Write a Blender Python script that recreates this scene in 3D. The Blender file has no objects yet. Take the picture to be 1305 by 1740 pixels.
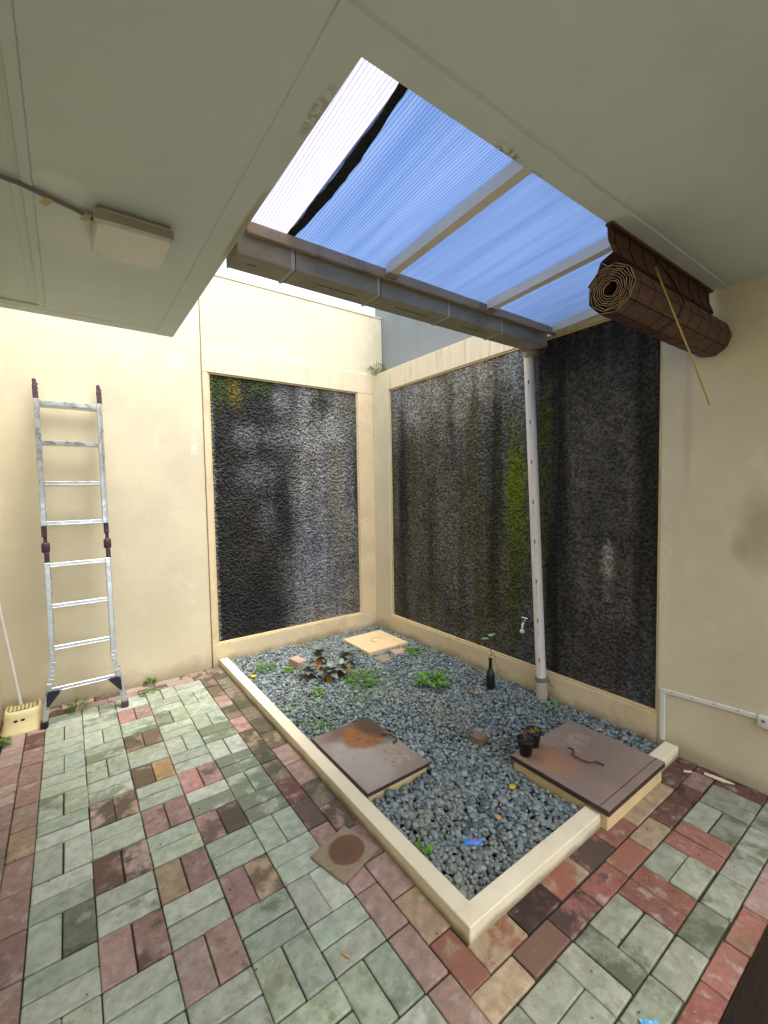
import bpy, bmesh, math, random
import numpy as np
from mathutils import Vector, Matrix
R = math.radians
scene = bpy.context.scene
col = scene.collection
random.seed(7); rng = np.random.default_rng(11)

# ------------------------------------------------------------------ camera
CAM = Vector((0.18012, -3.55542, 1.53606))
yaw, pitch, roll = 0.6279, -0.0515, -0.0174
fw = Vector((math.sin(yaw)*math.cos(pitch), math.cos(yaw)*math.cos(pitch), math.sin(pitch)))
rt = Vector((math.cos(yaw), -math.sin(yaw), 0)); up = rt.cross(fw)
rt2 = math.cos(roll)*rt + math.sin(roll)*up; up2 = -math.sin(roll)*rt + math.cos(roll)*up
cd = bpy.data.cameras.new('camera'); cam = bpy.data.objects.new('camera', cd); col.objects.link(cam)
M = Matrix((rt2, up2, -fw)).transposed().to_4x4(); M.translation = CAM; cam.matrix_world = M
cd.sensor_fit = 'HORIZONTAL'; cd.sensor_width = 36; cd.lens = 741.26/1305*36
cd.clip_start = 0.02; cd.clip_end = 500
scene.camera = cam

# ------------------------------------------------------------------ light
SUN_EL, SUN_AZ = 70, 150      # azimuth: direction the light comes from, clockwise from +Y
scene.view_settings.view_transform = 'Standard'; scene.view_settings.look = 'None'
scene.view_settings.gamma = 1; scene.view_settings.exposure = 1.95
scene.view_settings.use_curve_mapping = False
w = bpy.data.worlds.new('World'); scene.world = w; w.use_nodes = True
nt = w.node_tree; bg = nt.nodes['Background']
sky = nt.nodes.new('ShaderNodeTexSky'); sky.sky_type = 'NISHITA'; sky.sun_disc = False
sky.sun_elevation = R(SUN_EL); sky.sun_rotation = R(SUN_AZ); sky.dust_density = 4; sky.air_density = 1.0
hs = nt.nodes.new('ShaderNodeHueSaturation'); hs.inputs['Saturation'].default_value = 0.48
nt.links.new(sky.outputs[0], hs.inputs['Color']); nt.links.new(hs.outputs[0], bg.inputs['Color'])
bg.inputs['Strength'].default_value = 0.15
sd = bpy.data.lights.new('sun', 'SUN'); sun = bpy.data.objects.new('sun', sd); col.objects.link(sun)
sd.energy = .6; sd.angle = R(45); sd.color = (1, .97, .92)
a = R(SUN_AZ); e = R(SUN_EL)
sv = Vector((math.sin(a)*math.cos(e), math.cos(a)*math.cos(e), math.sin(e)))
sun.rotation_euler = sv.to_track_quat('Z', 'Y').to_euler(); sun.location = (1, 1, 8)
try:
    scene.cycles.max_bounces = 10; scene.cycles.diffuse_bounces = 6; scene.cycles.transparent_max_bounces = 12
    scene.cycles.use_denoising = True; scene.cycles.sample_clamp_indirect = 6
except Exception: pass

# ------------------------------------------------------------------ helpers
def tag(o, label=None, cat=None, group=None, kind=None):
    if label: o['label'] = label
    if cat: o['category'] = cat
    if group: o['group'] = group
    if kind: o['kind'] = kind
    return o
def thing(name, label, cat, loc=(0, 0, 0), rz=0, group=None):
    o = bpy.data.objects.new(name, None); col.objects.link(o); o.location = loc; o.rotation_euler = (0, 0, rz)
    o.empty_display_size = .1
    return tag(o, label, cat, group)

class G:
    """gathers shapes and links them as ONE mesh object"""
    def __init__(s): s.v = []; s.f = []; s.n = 0; s.sm = []; s.mi = []
    def add(s, vs, fs, smooth=False, mi=0):
        b = s.n; s.v += [tuple(v) for v in vs]; s.f += [tuple(i+b for i in f) for f in fs]
        s.sm += [smooth]*len(fs); s.mi += [mi]*len(fs); s.n += len(vs); return s
    def box(s, x0, x1, y0, y1, z0, z1, bev=0.0, M=None, seg=1, mi=0):
        bm = bmesh.new(); bmesh.ops.create_cube(bm, size=1)
        for v in bm.verts:
            v.co = Vector((x0+(x1-x0)*(v.co.x+.5), y0+(y1-y0)*(v.co.y+.5), z0+(z1-z0)*(v.co.z+.5)))
        if bev: bmesh.ops.bevel(bm, geom=bm.edges[:], offset=bev, segments=seg, profile=.5, affect='EDGES')
        if M is not None: bm.transform(M)
        bm.verts.index_update()
        s.add([v.co[:] for v in bm.verts], [[v.index for v in f.verts] for f in bm.faces], seg > 1, mi); bm.free(); return s
    def tube(s, pts, r, n=8, cap=True, smooth=True, mi=0):
        pts = [Vector(p) for p in pts]; rs = r if isinstance(r, (list, tuple)) else [r]*len(pts)
        t0 = (pts[1]-pts[0]).normalized(); u = t0.orthogonal().normalized(); vs = []
        for i, p in enumerate(pts):
            t = ((pts[min(i+1, len(pts)-1)]-pts[max(i-1, 0)])).normalized()
            u = (u - t*u.dot(t)).normalized(); w_ = t.cross(u)
            for k in range(n):
                a = 2*math.pi*k/n; vs.append(p+(u*math.cos(a)+w_*math.sin(a))*rs[i])
        fs = [(i*n+k, i*n+(k+1) % n, (i+1)*n+(k+1) % n, (i+1)*n+k) for i in range(len(pts)-1) for k in range(n)]
        s.add(vs, fs, smooth, mi)
        if cap: s.add(vs[:n], [tuple(range(n))[::-1]], False, mi); s.add(vs[-n:], [tuple(range(n))], False, mi)
        return s
    def lathe(s, prof, c=(0, 0, 0), n=20, smooth=True, mi=0):
        vs = []
        for r, z in prof:
            for k in range(n):
                a = 2*math.pi*k/n; vs.append((c[0]+r*math.cos(a), c[1]+r*math.sin(a), c[2]+z))
        fs = [(i*n+k, i*n+(k+1) % n, (i+1)*n+(k+1) % n, (i+1)*n+k) for i in range(len(prof)-1) for k in range(n)]
        return s.add(vs, fs, smooth, mi)
    def prism(s, poly, z0, z1, M=None, mi=0):
        n = len(poly); vs = [(x, y, z0) for x, y in poly]+[(x, y, z1) for x, y in poly]
        if M is not None: vs = [M @ Vector(v) for v in vs]
        return s.add(vs, [tuple(range(n))[::-1], tuple(range(n, 2*n))]+[(i, (i+1) % n, n+(i+1) % n, n+i) for i in range(n)], False, mi)
    def leaf(s, base, d, upv, L, W, curl=.3, fold=.25, n=5, tip=1.0, mi=0):
        """a folded, curling leaf blade"""
        d = Vector(d).normalized(); upv = Vector(upv); side = d.cross(upv).normalized(); nn = side.cross(d).normalized()
        vs = []; p = Vector(base)
        for i in range(n+1):
            t = i/n; wd = W*math.sin(math.pi*min(.97, (.08+.9*t)**(.8*tip)))*.5
            if i == n: wd = W*.03
            dd = (d*math.cos(curl*t*2) - nn*math.sin(curl*t*2)); up_ = (nn*math.cos(curl*t*2)+d*math.sin(curl*t*2))
            if i: p = p+dd*(L/n)
            vs += [p-side*wd+up_*wd*fold, p.copy(), p+side*wd+up_*wd*fold]
        fs = []
        for i in range(n):
            b = i*3; fs += [(b, b+1, b+4, b+3), (b+1, b+2, b+5, b+4)]
        return s.add(vs, fs, True, mi)
    def build(s, name, mat, parent=None, attr=None):
        me = bpy.data.meshes.new(name); me.from_pydata(s.v, [], s.f)
        me.polygons.foreach_set('use_smooth', s.sm)
        for m in (mat if isinstance(mat, (list, tuple)) else [mat]): me.materials.append(m)
        if any(s.mi): me.polygons.foreach_set('material_index', s.mi)
        if attr is not None:
            ca = me.color_attributes.new('Col', 'FLOAT_COLOR', 'POINT'); ca.data.foreach_set('color', np.asarray(attr, np.float32).ravel())
        me.update()
        o = bpy.data.objects.new(name, me); col.objects.link(o)
        if parent: o.parent = parent
        return o

# numpy value noise ---------------------------------------------------
def vnoise(x, y, seed=0):
    xi = np.floor(x).astype(np.int64); yi = np.floor(y).astype(np.int64); fx = x-xi; fy = y-yi
    fx = fx*fx*(3-2*fx); fy = fy*fy*(3-2*fy)
    def h(a, b):
        n = (a*374761393 + b*668265263 + seed*974634221) & 0xffffffff
        n = ((n ^ (n >> 13))*1274126177) & 0xffffffff
        return ((n ^ (n >> 16)) & 0xffff)/65535.0
    return (h(xi, yi)*(1-fx)+h(xi+1, yi)*fx)*(1-fy)+(h(xi, yi+1)*(1-fx)+h(xi+1, yi+1)*fx)*fy
def fbm(x, y, seed=0, o=4):
    r = 0; a = .5; t = 0
    for i in range(o): r = r+a*vnoise(x*2**i, y*2**i, seed+i*17); t += a; a *= .5
    return r/t
def sst(a, b, x): t = np.clip((x-a)/(b-a), 0, 1); return t*t*(3-2*t)

# ------------------------------------------------------------------ materials
def N(nt, t, **kw):
    n = nt.nodes.new(t)
    for k, v in kw.items(): setattr(n, k, v)
    return n
def pmat(name, c, rough=.6, var=.12, vs=6, bump=0., bs=80, metal=0., spots=(), spec=.4, attr=False, stretch=(1, 1, 1), sub=0, grime=None):
    """principled material: colour (or colour attribute) broken up by noise, stain layers, fine bump"""
    m = bpy.data.materials.new(name); m.use_nodes = True; nt = m.node_tree; L = nt.links.new; p = nt.nodes['Principled BSDF']
    tc = N(nt, 'ShaderNodeTexCoord'); mp = N(nt, 'ShaderNodeMapping'); mp.inputs['Scale'].default_value = stretch
    L(tc.outputs['Object'], mp.inputs['Vector'])
    def noise(sc, det=5, vec=mp):
        n = N(nt, 'ShaderNodeTexNoise'); n.inputs['Scale'].default_value = sc; n.inputs['Detail'].default_value = det
        n.inputs['Roughness'].default_value = .6; L(vec.outputs[0], n.inputs['Vector']); return n.outputs['Fac']
    def mrange(x, a, b, c0=0., c1=1.):
        n = N(nt, 'ShaderNodeMapRange'); n.interpolation_type = 'SMOOTHSTEP'
        for k, v in zip((1, 2, 3, 4), (a, b, c0, c1)): n.inputs[k].default_value = v
        L(x, n.inputs[0]); return n.outputs[0]
    def mixc(f, a, b, mode='MIX'):
        n = N(nt, 'ShaderNodeMix', data_type='RGBA', blend_type=mode)
        if isinstance(f, float): n.inputs[0].default_value = f
        else: L(f, n.inputs[0])
        for i, q in ((6, a), (7, b)):
            if isinstance(q, tuple): n.inputs[i].default_value = (*q, 1)
            else: L(q, n.inputs[i])
        return n.outputs[2]
    base = tuple(c)
    if attr:
        at = N(nt, 'ShaderNodeAttribute', attribute_name='Col'); base = at.outputs['Color']
    v1 = mrange(noise(vs), .25, .75, 1-var, 1+var)
    vc = N(nt, 'ShaderNodeCombineColor'); [L(v1, vc.inputs[i]) for i in range(3)]
    cc = mixc(1.0, base, vc.outputs[0], 'MULTIPLY')
    for (sc_, sz, lo, hi, st) in spots:
        f = mrange(noise(sz, 6), lo, hi, 0., st); cc = mixc(f, cc, tuple(sc_))
    if grime:                                    # splash dirt along the foot, up to height grime[0]
        ge_ = N(nt, 'ShaderNodeNewGeometry'); sx_ = N(nt, 'ShaderNodeSeparateXYZ'); L(ge_.outputs['Position'], sx_.inputs[0])
        ad_ = N(nt, 'ShaderNodeMath', operation='MULTIPLY_ADD'); L(noise(7, 5), ad_.inputs[0]); ad_.inputs[1].default_value = -grime[0]*1.6; L(sx_.outputs['Z'], ad_.inputs[2])
        cc = mixc(mrange(ad_.outputs[0], -grime[0]*.75, grime[0]*.3, grime[2], 0.), cc, grime[1])
    L(cc, p.inputs['Base Color'])
    rr = mrange(noise(vs*1.7), .3, .7, max(.05, rough-.1), min(1, rough+.1)); L(rr, p.inputs['Roughness'])
    p.inputs['Metallic'].default_value = metal; p.inputs['Specular IOR Level'].default_value = spec
    if sub:
        p.inputs['Subsurface Weight'].default_value = sub
    if bump:
        b = N(nt, 'ShaderNodeBump'); b.inputs['Strength'].default_value = bump; b.inputs['Distance'].default_value = .004
        L(noise(bs, 4), b.inputs['Height']); L(b.outputs[0], p.inputs['Normal'])
    m['_'] = 0
    return m

CREAM = (.70, .63, .45)
M = {}
M['cream'] = pmat('cream_paint', CREAM, .75, .07, 1.7, .3, 38, spots=[((.60, .52, .37), 2.1, .5, .75, .45), ((.82, .78, .66), 5.5, .56, .72, .35), ((.42, .36, .25), 19, .68, .78, .45)], grime=(.14, (.30, .25, .15), .6))
M['cream_old'] = pmat('weathered_cream_paint', (.74, .61, .40), .8, .09, 2.5, .4, 40, spots=[((.52, .38, .19), 3, .48, .72, .6), ((.80, .74, .58), 6, .55, .7, .4), ((.26, .22, .13), 17, .62, .76, .5)], grime=(.10, (.24, .19, .10), .7))
M['cream_drip'] = pmat('streaked_cream_paint', (.77, .66, .46), .8, .06, 2, .25, 45, stretch=(7, 7, .7), spots=[((.42, .34, .2), 3, .52, .74, .65), ((.2, .17, .11), 7, .64, .78, .5)])
M['curb'] = pmat('curb_paint', (.84, .76, .56), .7, .07, 4, .35, 60, spots=[((.5, .42, .25), 5, .56, .76, .45), ((.25, .22, .15), 38, .69, .77, .6), ((.36, .34, .3), 13, .70, .74, .6)], grime=(.035, (.20, .17, .08), .75))
M['curb_block'] = pmat('ochre_paint', (.72, .56, .30), .75, .1, 4, .3, 60, spots=[((.45, .3, .12), 5, .52, .75, .5)])
M['ceil'] = pmat('ceiling_paint', (.70, .765, .71), .8, .035, 1.3, .12, 70, spots=[((.60, .665, .64), 2.5, .45, .7, .4), ((.50, .52, .45), 7, .60, .78, .3), ((.25, .24, .2), 26, .74, .8, .4)])
M['grey'] = pmat('grey_paint', (.235, .262, .262), .85, .12, 1.5, .2, 30, spots=[((.16, .178, .18), 2, .5, .75, .5)], stretch=(1, 1, .5))
M['rock'] = pmat('pebble_dash', (.1, .1, .1), .8, .25, 60, .8, 260, attr=True, spec=.3)
M['soil'] = pmat('dark_soil', (.025, .022, .018), .95, .4, 30, .5, 90)
M['dark_floor'] = pmat('dark_wood_floor', (.013, .008, .006), .35, .3, 12, .05, 90, stretch=(1, 9, 1))
M['brownslab'] = pmat('brown_painted_slab', (.285, .215, .18), .55, .12, 5, .2, 50)
M['browndark'] = pmat('dark_maroon_paint', (.06, .032, .034), .5, .15, 12, .2, 70)
M['creamslab'] = pmat('cream_slab', (.80, .60, .33), .75, .07, 6, .3, 60, spots=[((.55, .36, .17), 9, .6, .75, .4)])
M['rust'] = pmat('rusty_steel', (.10, .045, .03), .75, .35, 60, .5, 150)
M['alu'] = pmat('aluminium', (.62, .65, .67), .32, .10, 14, .05, 90, metal=.9, spots=[((.45, .46, .44), 22, .6, .72, .12)])
M['purple'] = pmat('aged_purple_plastic', (.07, .035, .055), .5, .35, 40, .3, 120, spots=[((.3, .24, .26), 30, .62, .75, .6)])
M['blackplate'] = pmat('black_steel_plate', (.014, .016, .03), .45, .3, 40, .1, 90)
M['pvc'] = pmat('grey_white_pvc', (.76, .71, .66), .45, .06, 5, 0, 50, stretch=(1, 1, .4), spots=[((.42, .36, .3), 4, .56, .8, .45)])
M['gutter'] = pmat('weathered_gutter', (.33, .305, .235), .65, .15, 5, .1, 40, stretch=(.6, 1, 1), spots=[((.16, .14, .11), 6, .5, .75, .55)])
M['fascia'] = pmat('stained_fascia', (.40, .305, .205), .7, .22, 5, .2, 40, spots=[((.12, .08, .06), 5, .48, .7, .65), ((.55, .48, .4), 12, .62, .75, .4)])
M['rafter'] = pmat('cream_steel_rafter', (.86, .80, .66), .6, .05, 4, .05, 40, spots=[((.35, .2, .1), 14, .66, .8, .5)])
M['lampw'] = pmat('yellowed_lamp_cover', (.70, .70, .62), .35, .05, 8)
M['lampb'] = pmat('lamp_base', (.36, .32, .22), .5, .08, 8)
M['cable'] = pmat('grey_cable', (.23, .21, .19), .5, .1, 20)
M['tape'] = pmat('yellow_tape', (.50, .40, .15), .5, .1, 20)
M['white'] = pmat('white_plastic', (.75, .74, .72), .4, .04, 8)
M['bamboo'] = pmat('dark_bamboo', (.080, .031, .019), .5, .35, 25, .25, 120, stretch=(.3, 4, 4))
M['bambooedge'] = pmat('cut_bamboo_edge', (.55, .38, .20), .6, .2, 30)
M['thread'] = pmat('black_thread', (.012, .009, .008), .8, .1, 30)
M['cord'] = pmat('yellow_cord', (.50, .40, .10), .6, .1, 30)
M['stool'] = pmat('pale_yellow_plastic', (.78, .66, .36), .38, .05, 8, spots=[((.5, .4, .2), 9, .6, .8, .3)])
M['stoolgrip'] = pmat('green_rubber_grip', (.20, .21, .07), .7, .2, 30)
M['hole'] = pmat('dark_hole', (.03, .018, .014), .9, .1, 30)
M['black'] = pmat('black_plastic', (.012, .012, .013), .45, .2, 30)
M['glass'] = pmat('dark_green_glass', (.012, .02, .014), .15, .2, 10, spec=.6)
M['stem'] = pmat('brown_stem', (.12, .07, .04), .7, .2, 30)
M['leafg'] = pmat('fresh_green_leaf', (.13, .29, .04), .5, .4, 18, sub=0)
M['leafy'] = pmat('bright_weed_leaf', (.10, .22, .03), .5, .35, 14)
M['leafp'] = pmat('pale_green_leaf', (.22, .42, .20), .5, .2, 18)
M['leafd'] = pmat('dark_bronze_leaf', (.16, .20, .165), .32, .35, 12, spec=.6)
M['leafo'] = pmat('withered_orange_leaf', (.42, .17, .03), .6, .35, 16)
M['leafb'] = pmat('bronze_underside_leaf', (.15, .07, .035), .5, .35, 16)
M['leafyel'] = pmat('yellow_leaf', (.75, .58, .02), .5, .15, 20)
M['peach'] = pmat('peach_dry_leaf', (.72, .38, .12), .6, .15, 20)
M['terra'] = pmat('terracotta', (.42, .17, .09), .8, .2, 20, .3, 80)
M['brick'] = pmat('old_brick', (.24, .17, .12), .85, .2, 14, .5, 70, spots=[((.08, .06, .045), 12, .5, .7, .5)])
M['brickp'] = pmat('pink_brick', (.50, .36, .27), .85, .15, 14, .5, 70, spots=[((.22, .15, .1), 12, .55, .7, .5)])
M['rusttile'] = pmat('rust_stain_tile', (.30, .24, .15), .8, .15, 8, .3, 60)
M['wood'] = pmat('pale_wood_chip', (.80, .66, .42), .7, .1, 30)
M['blue'] = pmat('blue_wrapper', (.03, .24, .75), .25, .2, 60)
M['pink'] = pmat('pink_print', (.75, .10, .22), .3, .1, 60)
M['lblue'] = pmat('light_blue_wrapper', (.12, .45, .85), .25, .2, 60)
M['chrome'] = pmat('chrome', (.7, .7, .72), .2, .05, 8, metal=.9)
M['green_strap'] = pmat('grey_green_strap', (.17, .2, .15), .6, .2, 30)
M['mark'] = pmat('dark_red_print', (.10, .03, .04), .7, .2, 40)
M['pot'] = M['black']; M['strapm'] = pmat('pale_gutter_strap', (.50, .47, .39), .5, .1, 20); M['print'] = pmat('faded_print', (.42, .33, .33), .6, .3, 60)
M['potsoil'] = pmat('potting_soil', (.035, .026, .02), .95, .4, 60, .6, 120)

# polycarbonate: light goes through it, dimmed and tinted, with fine ribs
def poly(name, c, cd_, rib=.34, ws=17):
    m = bpy.data.materials.new(name); m.use_nodes = True; nt = m.node_tree; L = nt.links.new
    nt.nodes.remove(nt.nodes['Principled BSDF']); out = nt.nodes['Material Output']
    tc = N(nt, 'ShaderNodeTexCoord'); mp = N(nt, 'ShaderNodeMapping'); L(tc.outputs['Object'], mp.inputs[0])
    wv = N(nt, 'ShaderNodeTexWave', bands_direction='X'); wv.inputs['Scale'].default_value = ws; L(mp.outputs[0], wv.inputs['Vector'])
    wv.inputs['Distortion'].default_value = 0
    mp2 = N(nt, 'ShaderNodeMapping'); mp2.inputs['Scale'].default_value = (22, 1.1, 1); L(tc.outputs['Object'], mp2.inputs[0])
    ns = N(nt, 'ShaderNodeTexNoise'); ns.inputs['Scale'].default_value = 1; ns.inputs['Detail'].default_value = 6; L(mp2.outputs[0], ns.inputs['Vector'])
    mr = N(nt, 'ShaderNodeMapRange'); mr.inputs[1].default_value = .3; mr.inputs[2].default_value = .7; mr.inputs[3].default_value = .0; mr.inputs[4].default_value = 1
    L(ns.outputs['Fac'], mr.inputs[0])
    mix = N(nt, 'ShaderNodeMix', data_type='RGBA'); mix.inputs[6].default_value = (*cd_, 1); mix.inputs[7].default_value = (*c, 1); L(mr.outputs[0], mix.inputs[0])
    m2 = N(nt, 'ShaderNodeMix', data_type='RGBA', blend_type='MULTIPLY'); m2.inputs[0].default_value = rib
    L(mix.outputs[2], m2.inputs[6]); L(wv.outputs['Color'], m2.inputs[7])
    tr = N(nt, 'ShaderNodeBsdfTranslucent'); tp = N(nt, 'ShaderNodeBsdfTransparent'); ms = N(nt, 'ShaderNodeMixShader'); ms.inputs[0].default_value = .45
    L(m2.outputs[2], tr.inputs[0]); L(m2.outputs[2], tp.inputs[0]); L(tr.outputs[0], ms.inputs[1]); L(tp.outputs[0], ms.inputs[2])
    gl = N(nt, 'ShaderNodeBsdfGlossy'); gl.inputs['Roughness'].default_value = .25; gl.inputs['Color'].default_value = (.6, .6, .6, 1)
    m3 = N(nt, 'ShaderNodeMixShader'); m3.inputs[0].default_value = .04; L(ms.outputs[0], m3.inputs[1]); L(gl.outputs[0], m3.inputs[2])
    L(m3.outputs[0], out.inputs[0]); return m
M['polyblue'] = poly('blue_polycarbonate', (.395, .49, .665), (.315, .415, .60), .36, 24)
M['polyclear'] = poly('clear_polycarbonate', (.74, .72, .775), (.69, .67, .735), .33, 24)

def slab_paint(name, stains, base='brownslab', axes=(0, 1), nz=9):
    m = M[base].copy(); m.name = name; nt = m.node_tree; L = nt.links.new; p = nt.nodes['Principled BSDF']
    src = p.inputs['Base Color'].links[0].from_socket
    tc = N(nt, 'ShaderNodeTexCoord')
    ns = N(nt, 'ShaderNodeTexNoise'); ns.inputs['Scale'].default_value = nz; ns.inputs['Detail'].default_value = 6; L(tc.outputs['Object'], ns.inputs['Vector'])
    ns2 = N(nt, 'ShaderNodeTexNoise'); ns2.inputs['Scale'].default_value = 42; ns2.inputs['Detail'].default_value = 5; L(tc.outputs['Object'], ns2.inputs['Vector'])
    for (cx, cy, rx, ry, c, st, soft, wob, broken) in stains:
        mp = N(nt, 'ShaderNodeMapping'); lo, sc3 = [0, 0, 0], [0, 0, 0]; lo[axes[0]], lo[axes[1]] = -cx/rx, -cy/ry; sc3[axes[0]], sc3[axes[1]] = 1/rx, 1/ry; mp.inputs['Location'].default_value = lo; mp.inputs['Scale'].default_value = sc3
        L(tc.outputs['Object'], mp.inputs[0]); ln = N(nt, 'ShaderNodeVectorMath', operation='LENGTH'); L(mp.outputs[0], ln.inputs[0])
        ad = N(nt, 'ShaderNodeMath', operation='MULTIPLY_ADD'); L(ns.outputs['Fac'], ad.inputs[0]); ad.inputs[1].default_value = wob; L(ln.outputs['Value'], ad.inputs[2])
        mr = N(nt, 'ShaderNodeMapRange'); mr.interpolation_type = 'SMOOTHSTEP'; mr.inputs[1].default_value = 1+wob*.5-soft; mr.inputs[2].default_value = 1+wob*.5+soft; mr.inputs[3].default_value = st; mr.inputs[4].default_value = 0
        L(ad.outputs[0], mr.inputs[0]); f = mr.outputs[0]
        if broken:
            m2 = N(nt, 'ShaderNodeMapRange'); m2.inputs[1].default_value = broken; m2.inputs[2].default_value = broken+.12; L(ns2.outputs['Fac'], m2.inputs[0])
            mu = N(nt, 'ShaderNodeMath', operation='MULTIPLY'); L(f, mu.inputs[0]); L(m2.outputs[0], mu.inputs[1]); f = mu.outputs[0]
        mx = N(nt, 'ShaderNodeMix', data_type='RGBA'); L(f, mx.inputs[0]); L(src, mx.inputs[6]); mx.inputs[7].default_value = (*c, 1); src = mx.outputs[2]
    L(src, p.inputs['Base Color']); return m

XB, YA = 2.915, 0.377
ZC = 2.52
U = 0.2

# ------------------------------------------------------------------ ground
tag(G().box(-12, 14, -14, 12, -.35, -.13).build('ground', M['soil']), kind='structure')
tag(G().box(-.26, 3.2, -6.5, .6, -.12, -.0095).build('bedding_sand', pmat('joint_sand', (.045, .042, .028), .95, .4, 9, .6, 120, spots=[((.07, .085, .03), 5, .5, .65, .7), ((.12, .10, .07), 11, .6, .72, .6)])), kind='structure')
tag(G().box(-.3, XB, -6.4, -3.162, -.013, .012, .003).build('house_floor', M['dark_floor']), kind='structure')

# paved floor: every paver a bevelled block, colour and grime per paver ----
GREEN = [(.25, .285, .225), (.285, .31, .25), (.23, .272, .215), (.30, .32, .265), (.26, .295, .215)]
GR2 = [(.235, .245, .185), (.20, .215, .16), (.26, .275, .215), (.215, .225, .17)]
GDK = [(.15, .165, .12), (.12, .13, .095)]
PINK = [(.34, .225, .19), (.31, .20, .165), (.36, .26, .22), (.28, .175, .145)]
BRN = [(.22, .145, .105), (.185, .125, .09), (.26, .175, .13)]
RED = [(.26, .10, .075), (.225, .085, .065), (.29, .125, .095), (.21, .09, .07)]
DRD = [(.13, .055, .045), (.11, .05, .042)]
TAN = [(.36, .25, .16), (.33, .23, .15), (.38, .28, .18)]
MOS = [(.19, .145, .10), (.16, .135, .09), (.21, .15, .115)]
ORG = [(.36, .225, .10)]; SAL = [(.42, .22, .19)]
pav = []     # x0,x1,y0,y1 (units), colour, dirt, second colour
def pv(x0, x1, y0, y1, fam, dirt=None, c2=None):
    b = random.choice(fam)
    if fam is BRN and c2 is None: b = random.choice(PINK+TAN); c2 = random.choice([(.085, .058, .04), (.11, .07, .045), (.07, .055, .035)]); dirt = random.uniform(.5, .78) if dirt is None or dirt > .4 else dirt
    if fam is MOS and c2 is None: c2 = random.choice([(.075, .062, .04), (.06, .06, .032)]); dirt = random.uniform(.4, .7)
    k = random.uniform(.86, 1.14)*(1.48 if b[1] > b[0] and fam is not GR2 else (1.28 if fam is GR2 else 1.05))
    pav.append((x0, x1, y0, y1, tuple(q*k for q in b), random.uniform(.0, .5)**1.3 if dirt is None else dirt, c2))
special = {(2, 0): [(SAL, .0), (PINK, .1)], (2, 2): [(BRN, .5), (TAN, .8)], (2, 4): [(BRN, .9), (ORG, .1)], (2, 6): [(PINK, .45), (PINK, .1)],
           (2, 8): [(BRN, .8), (PINK, .3)], (2, 10): [(PINK, .1), (PINK, .3)], (1, 5): [(BRN, .9), (BRN, .8)], (1, 7): [(BRN, .9), (BRN, .75)],
           (1, 9): [(PINK, .25), (BRN, .7)], (3, 5): [(SAL, .0), (PINK, .5)], (3, 7): [(PINK, .6), (BRN, .8)], (3, 9): [(PINK, .1), (TAN, .6)],
           (0, 8): [(GREEN, .1), (GDK, .6)], (3, 1): [(GDK, .4), (GREEN, .2)], (0, 4): [(GREEN, .6), (GREEN, .1)], (4, 6): [(GREEN, .6), (GREEN, .5)], (2, -1): [(GDK, .4), (GREEN, .2)]}
for c in range(5):
    for r in range(-1, 17):
        y1, y0 = -r, -r-1
        if (r+c) % 2 == 0:
            sp = special.get((c, r), [(GREEN, None), (GREEN, None)])
            pv(c, c+.5, y0, y1, *sp[0]); pv(c+.5, c+1, y0, y1, *sp[1])
        else:
            for h in (0, .5):
                d = .65 if (c == 4 and r in (3, 5, 7)) or (c == 3 and r == 3) or random.random() < .12 else None
                pv(c, c+1, y0+h, y0+h+.5, GREEN, d)
x = -1.2                                                        # courses along the back wall
for k in range(8):
    pv(x, x+1, 1.0, 1.44, [PINK, BRN, PINK, PINK, BRN, PINK, BRN, PINK][k]); pv(x+.6, x+1.6, 1.44, 1.88, [BRN, PINK, MOS, PINK, PINK, BRN, PINK, MOS][k] if x+1.6 < 6.1 else MOS); x += 1
for r in range(-2, 17):                                         # courses along the left wall
    pv(-.5, 0, -r-1, -r, DRD if r in (0,) else (BRN if r == 5 else PINK), .15); pv(-1.05, -.5, -r-.72, -r+.28, PINK, .25)
inner = {-1: BRN, 0: BRN, 1: PINK, 2: MOS, 3: SAL, 4: BRN, 5: MOS, 6: MOS, 7: DRD, 8: PINK, 9: PINK, 10: PINK, 11: PINK, 12: PINK, 13: PINK, 14: PINK, 15: PINK}
for r, f in inner.items():
    pv(5, 5.5, -r-1, -r, f, .75 if f in (MOS, BRN) or r == 8 else .1)
outer = [MOS, MOS, MOS, MOS, MOS, BRN, BRN, PINK, PINK, MOS, BRN, PINK, PINK, TAN, TAN]
for i, f in enumerate(outer):
    r = -1.5+i
    if i < 14: pv(5.5, 6.06, -r-1, -r, f, .8 if f in (MOS, BRN) else .25)
pv(5.5, 6.0, -13.44, -12.5, TAN, .75, (.24, .09, .06))
c1 = [(TAN, .5, (.27, .10, .05)), (DRD, .7, None), (TAN, .6, (.30, .10, .07)), (RED, .7, (.06, .045, .035)), (RED, .2, None), (TAN, .2, None), (TAN, .3, None), (DRD, .3, None), (DRD, .3, None)]
for i, (f, d, c2) in enumerate(c1): pv(6+i, min(7+i, 14.57), -13.42, -12.88, f, d, c2)
c2l = [(TAN, .05, None), (TAN, .8, (.16, .085, .06)), (RED, .55, (.05, .035, .03)), (RED, .35, (.09, .05, .04)), (TAN, .7, (.30, .11, .08)), (TAN, .3, (.33, .14, .1)), (DRD, .3, None), (DRD, .4, None)]
xs = [5.5, 6.5, 7.5, 8.5, 9.5, 10.5, 11.5, 12.5, 13.4, 14.2]
for i, (f, d, c2) in enumerate(c2l): pv(xs[i], xs[i+1], -13.91, -13.42, f, d, c2)
pv(13.4, 14.2, -13.88, -13.40, PINK, .05); pv(14.2, 14.57, -13.9, -13.42, DRD, .4)
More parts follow.
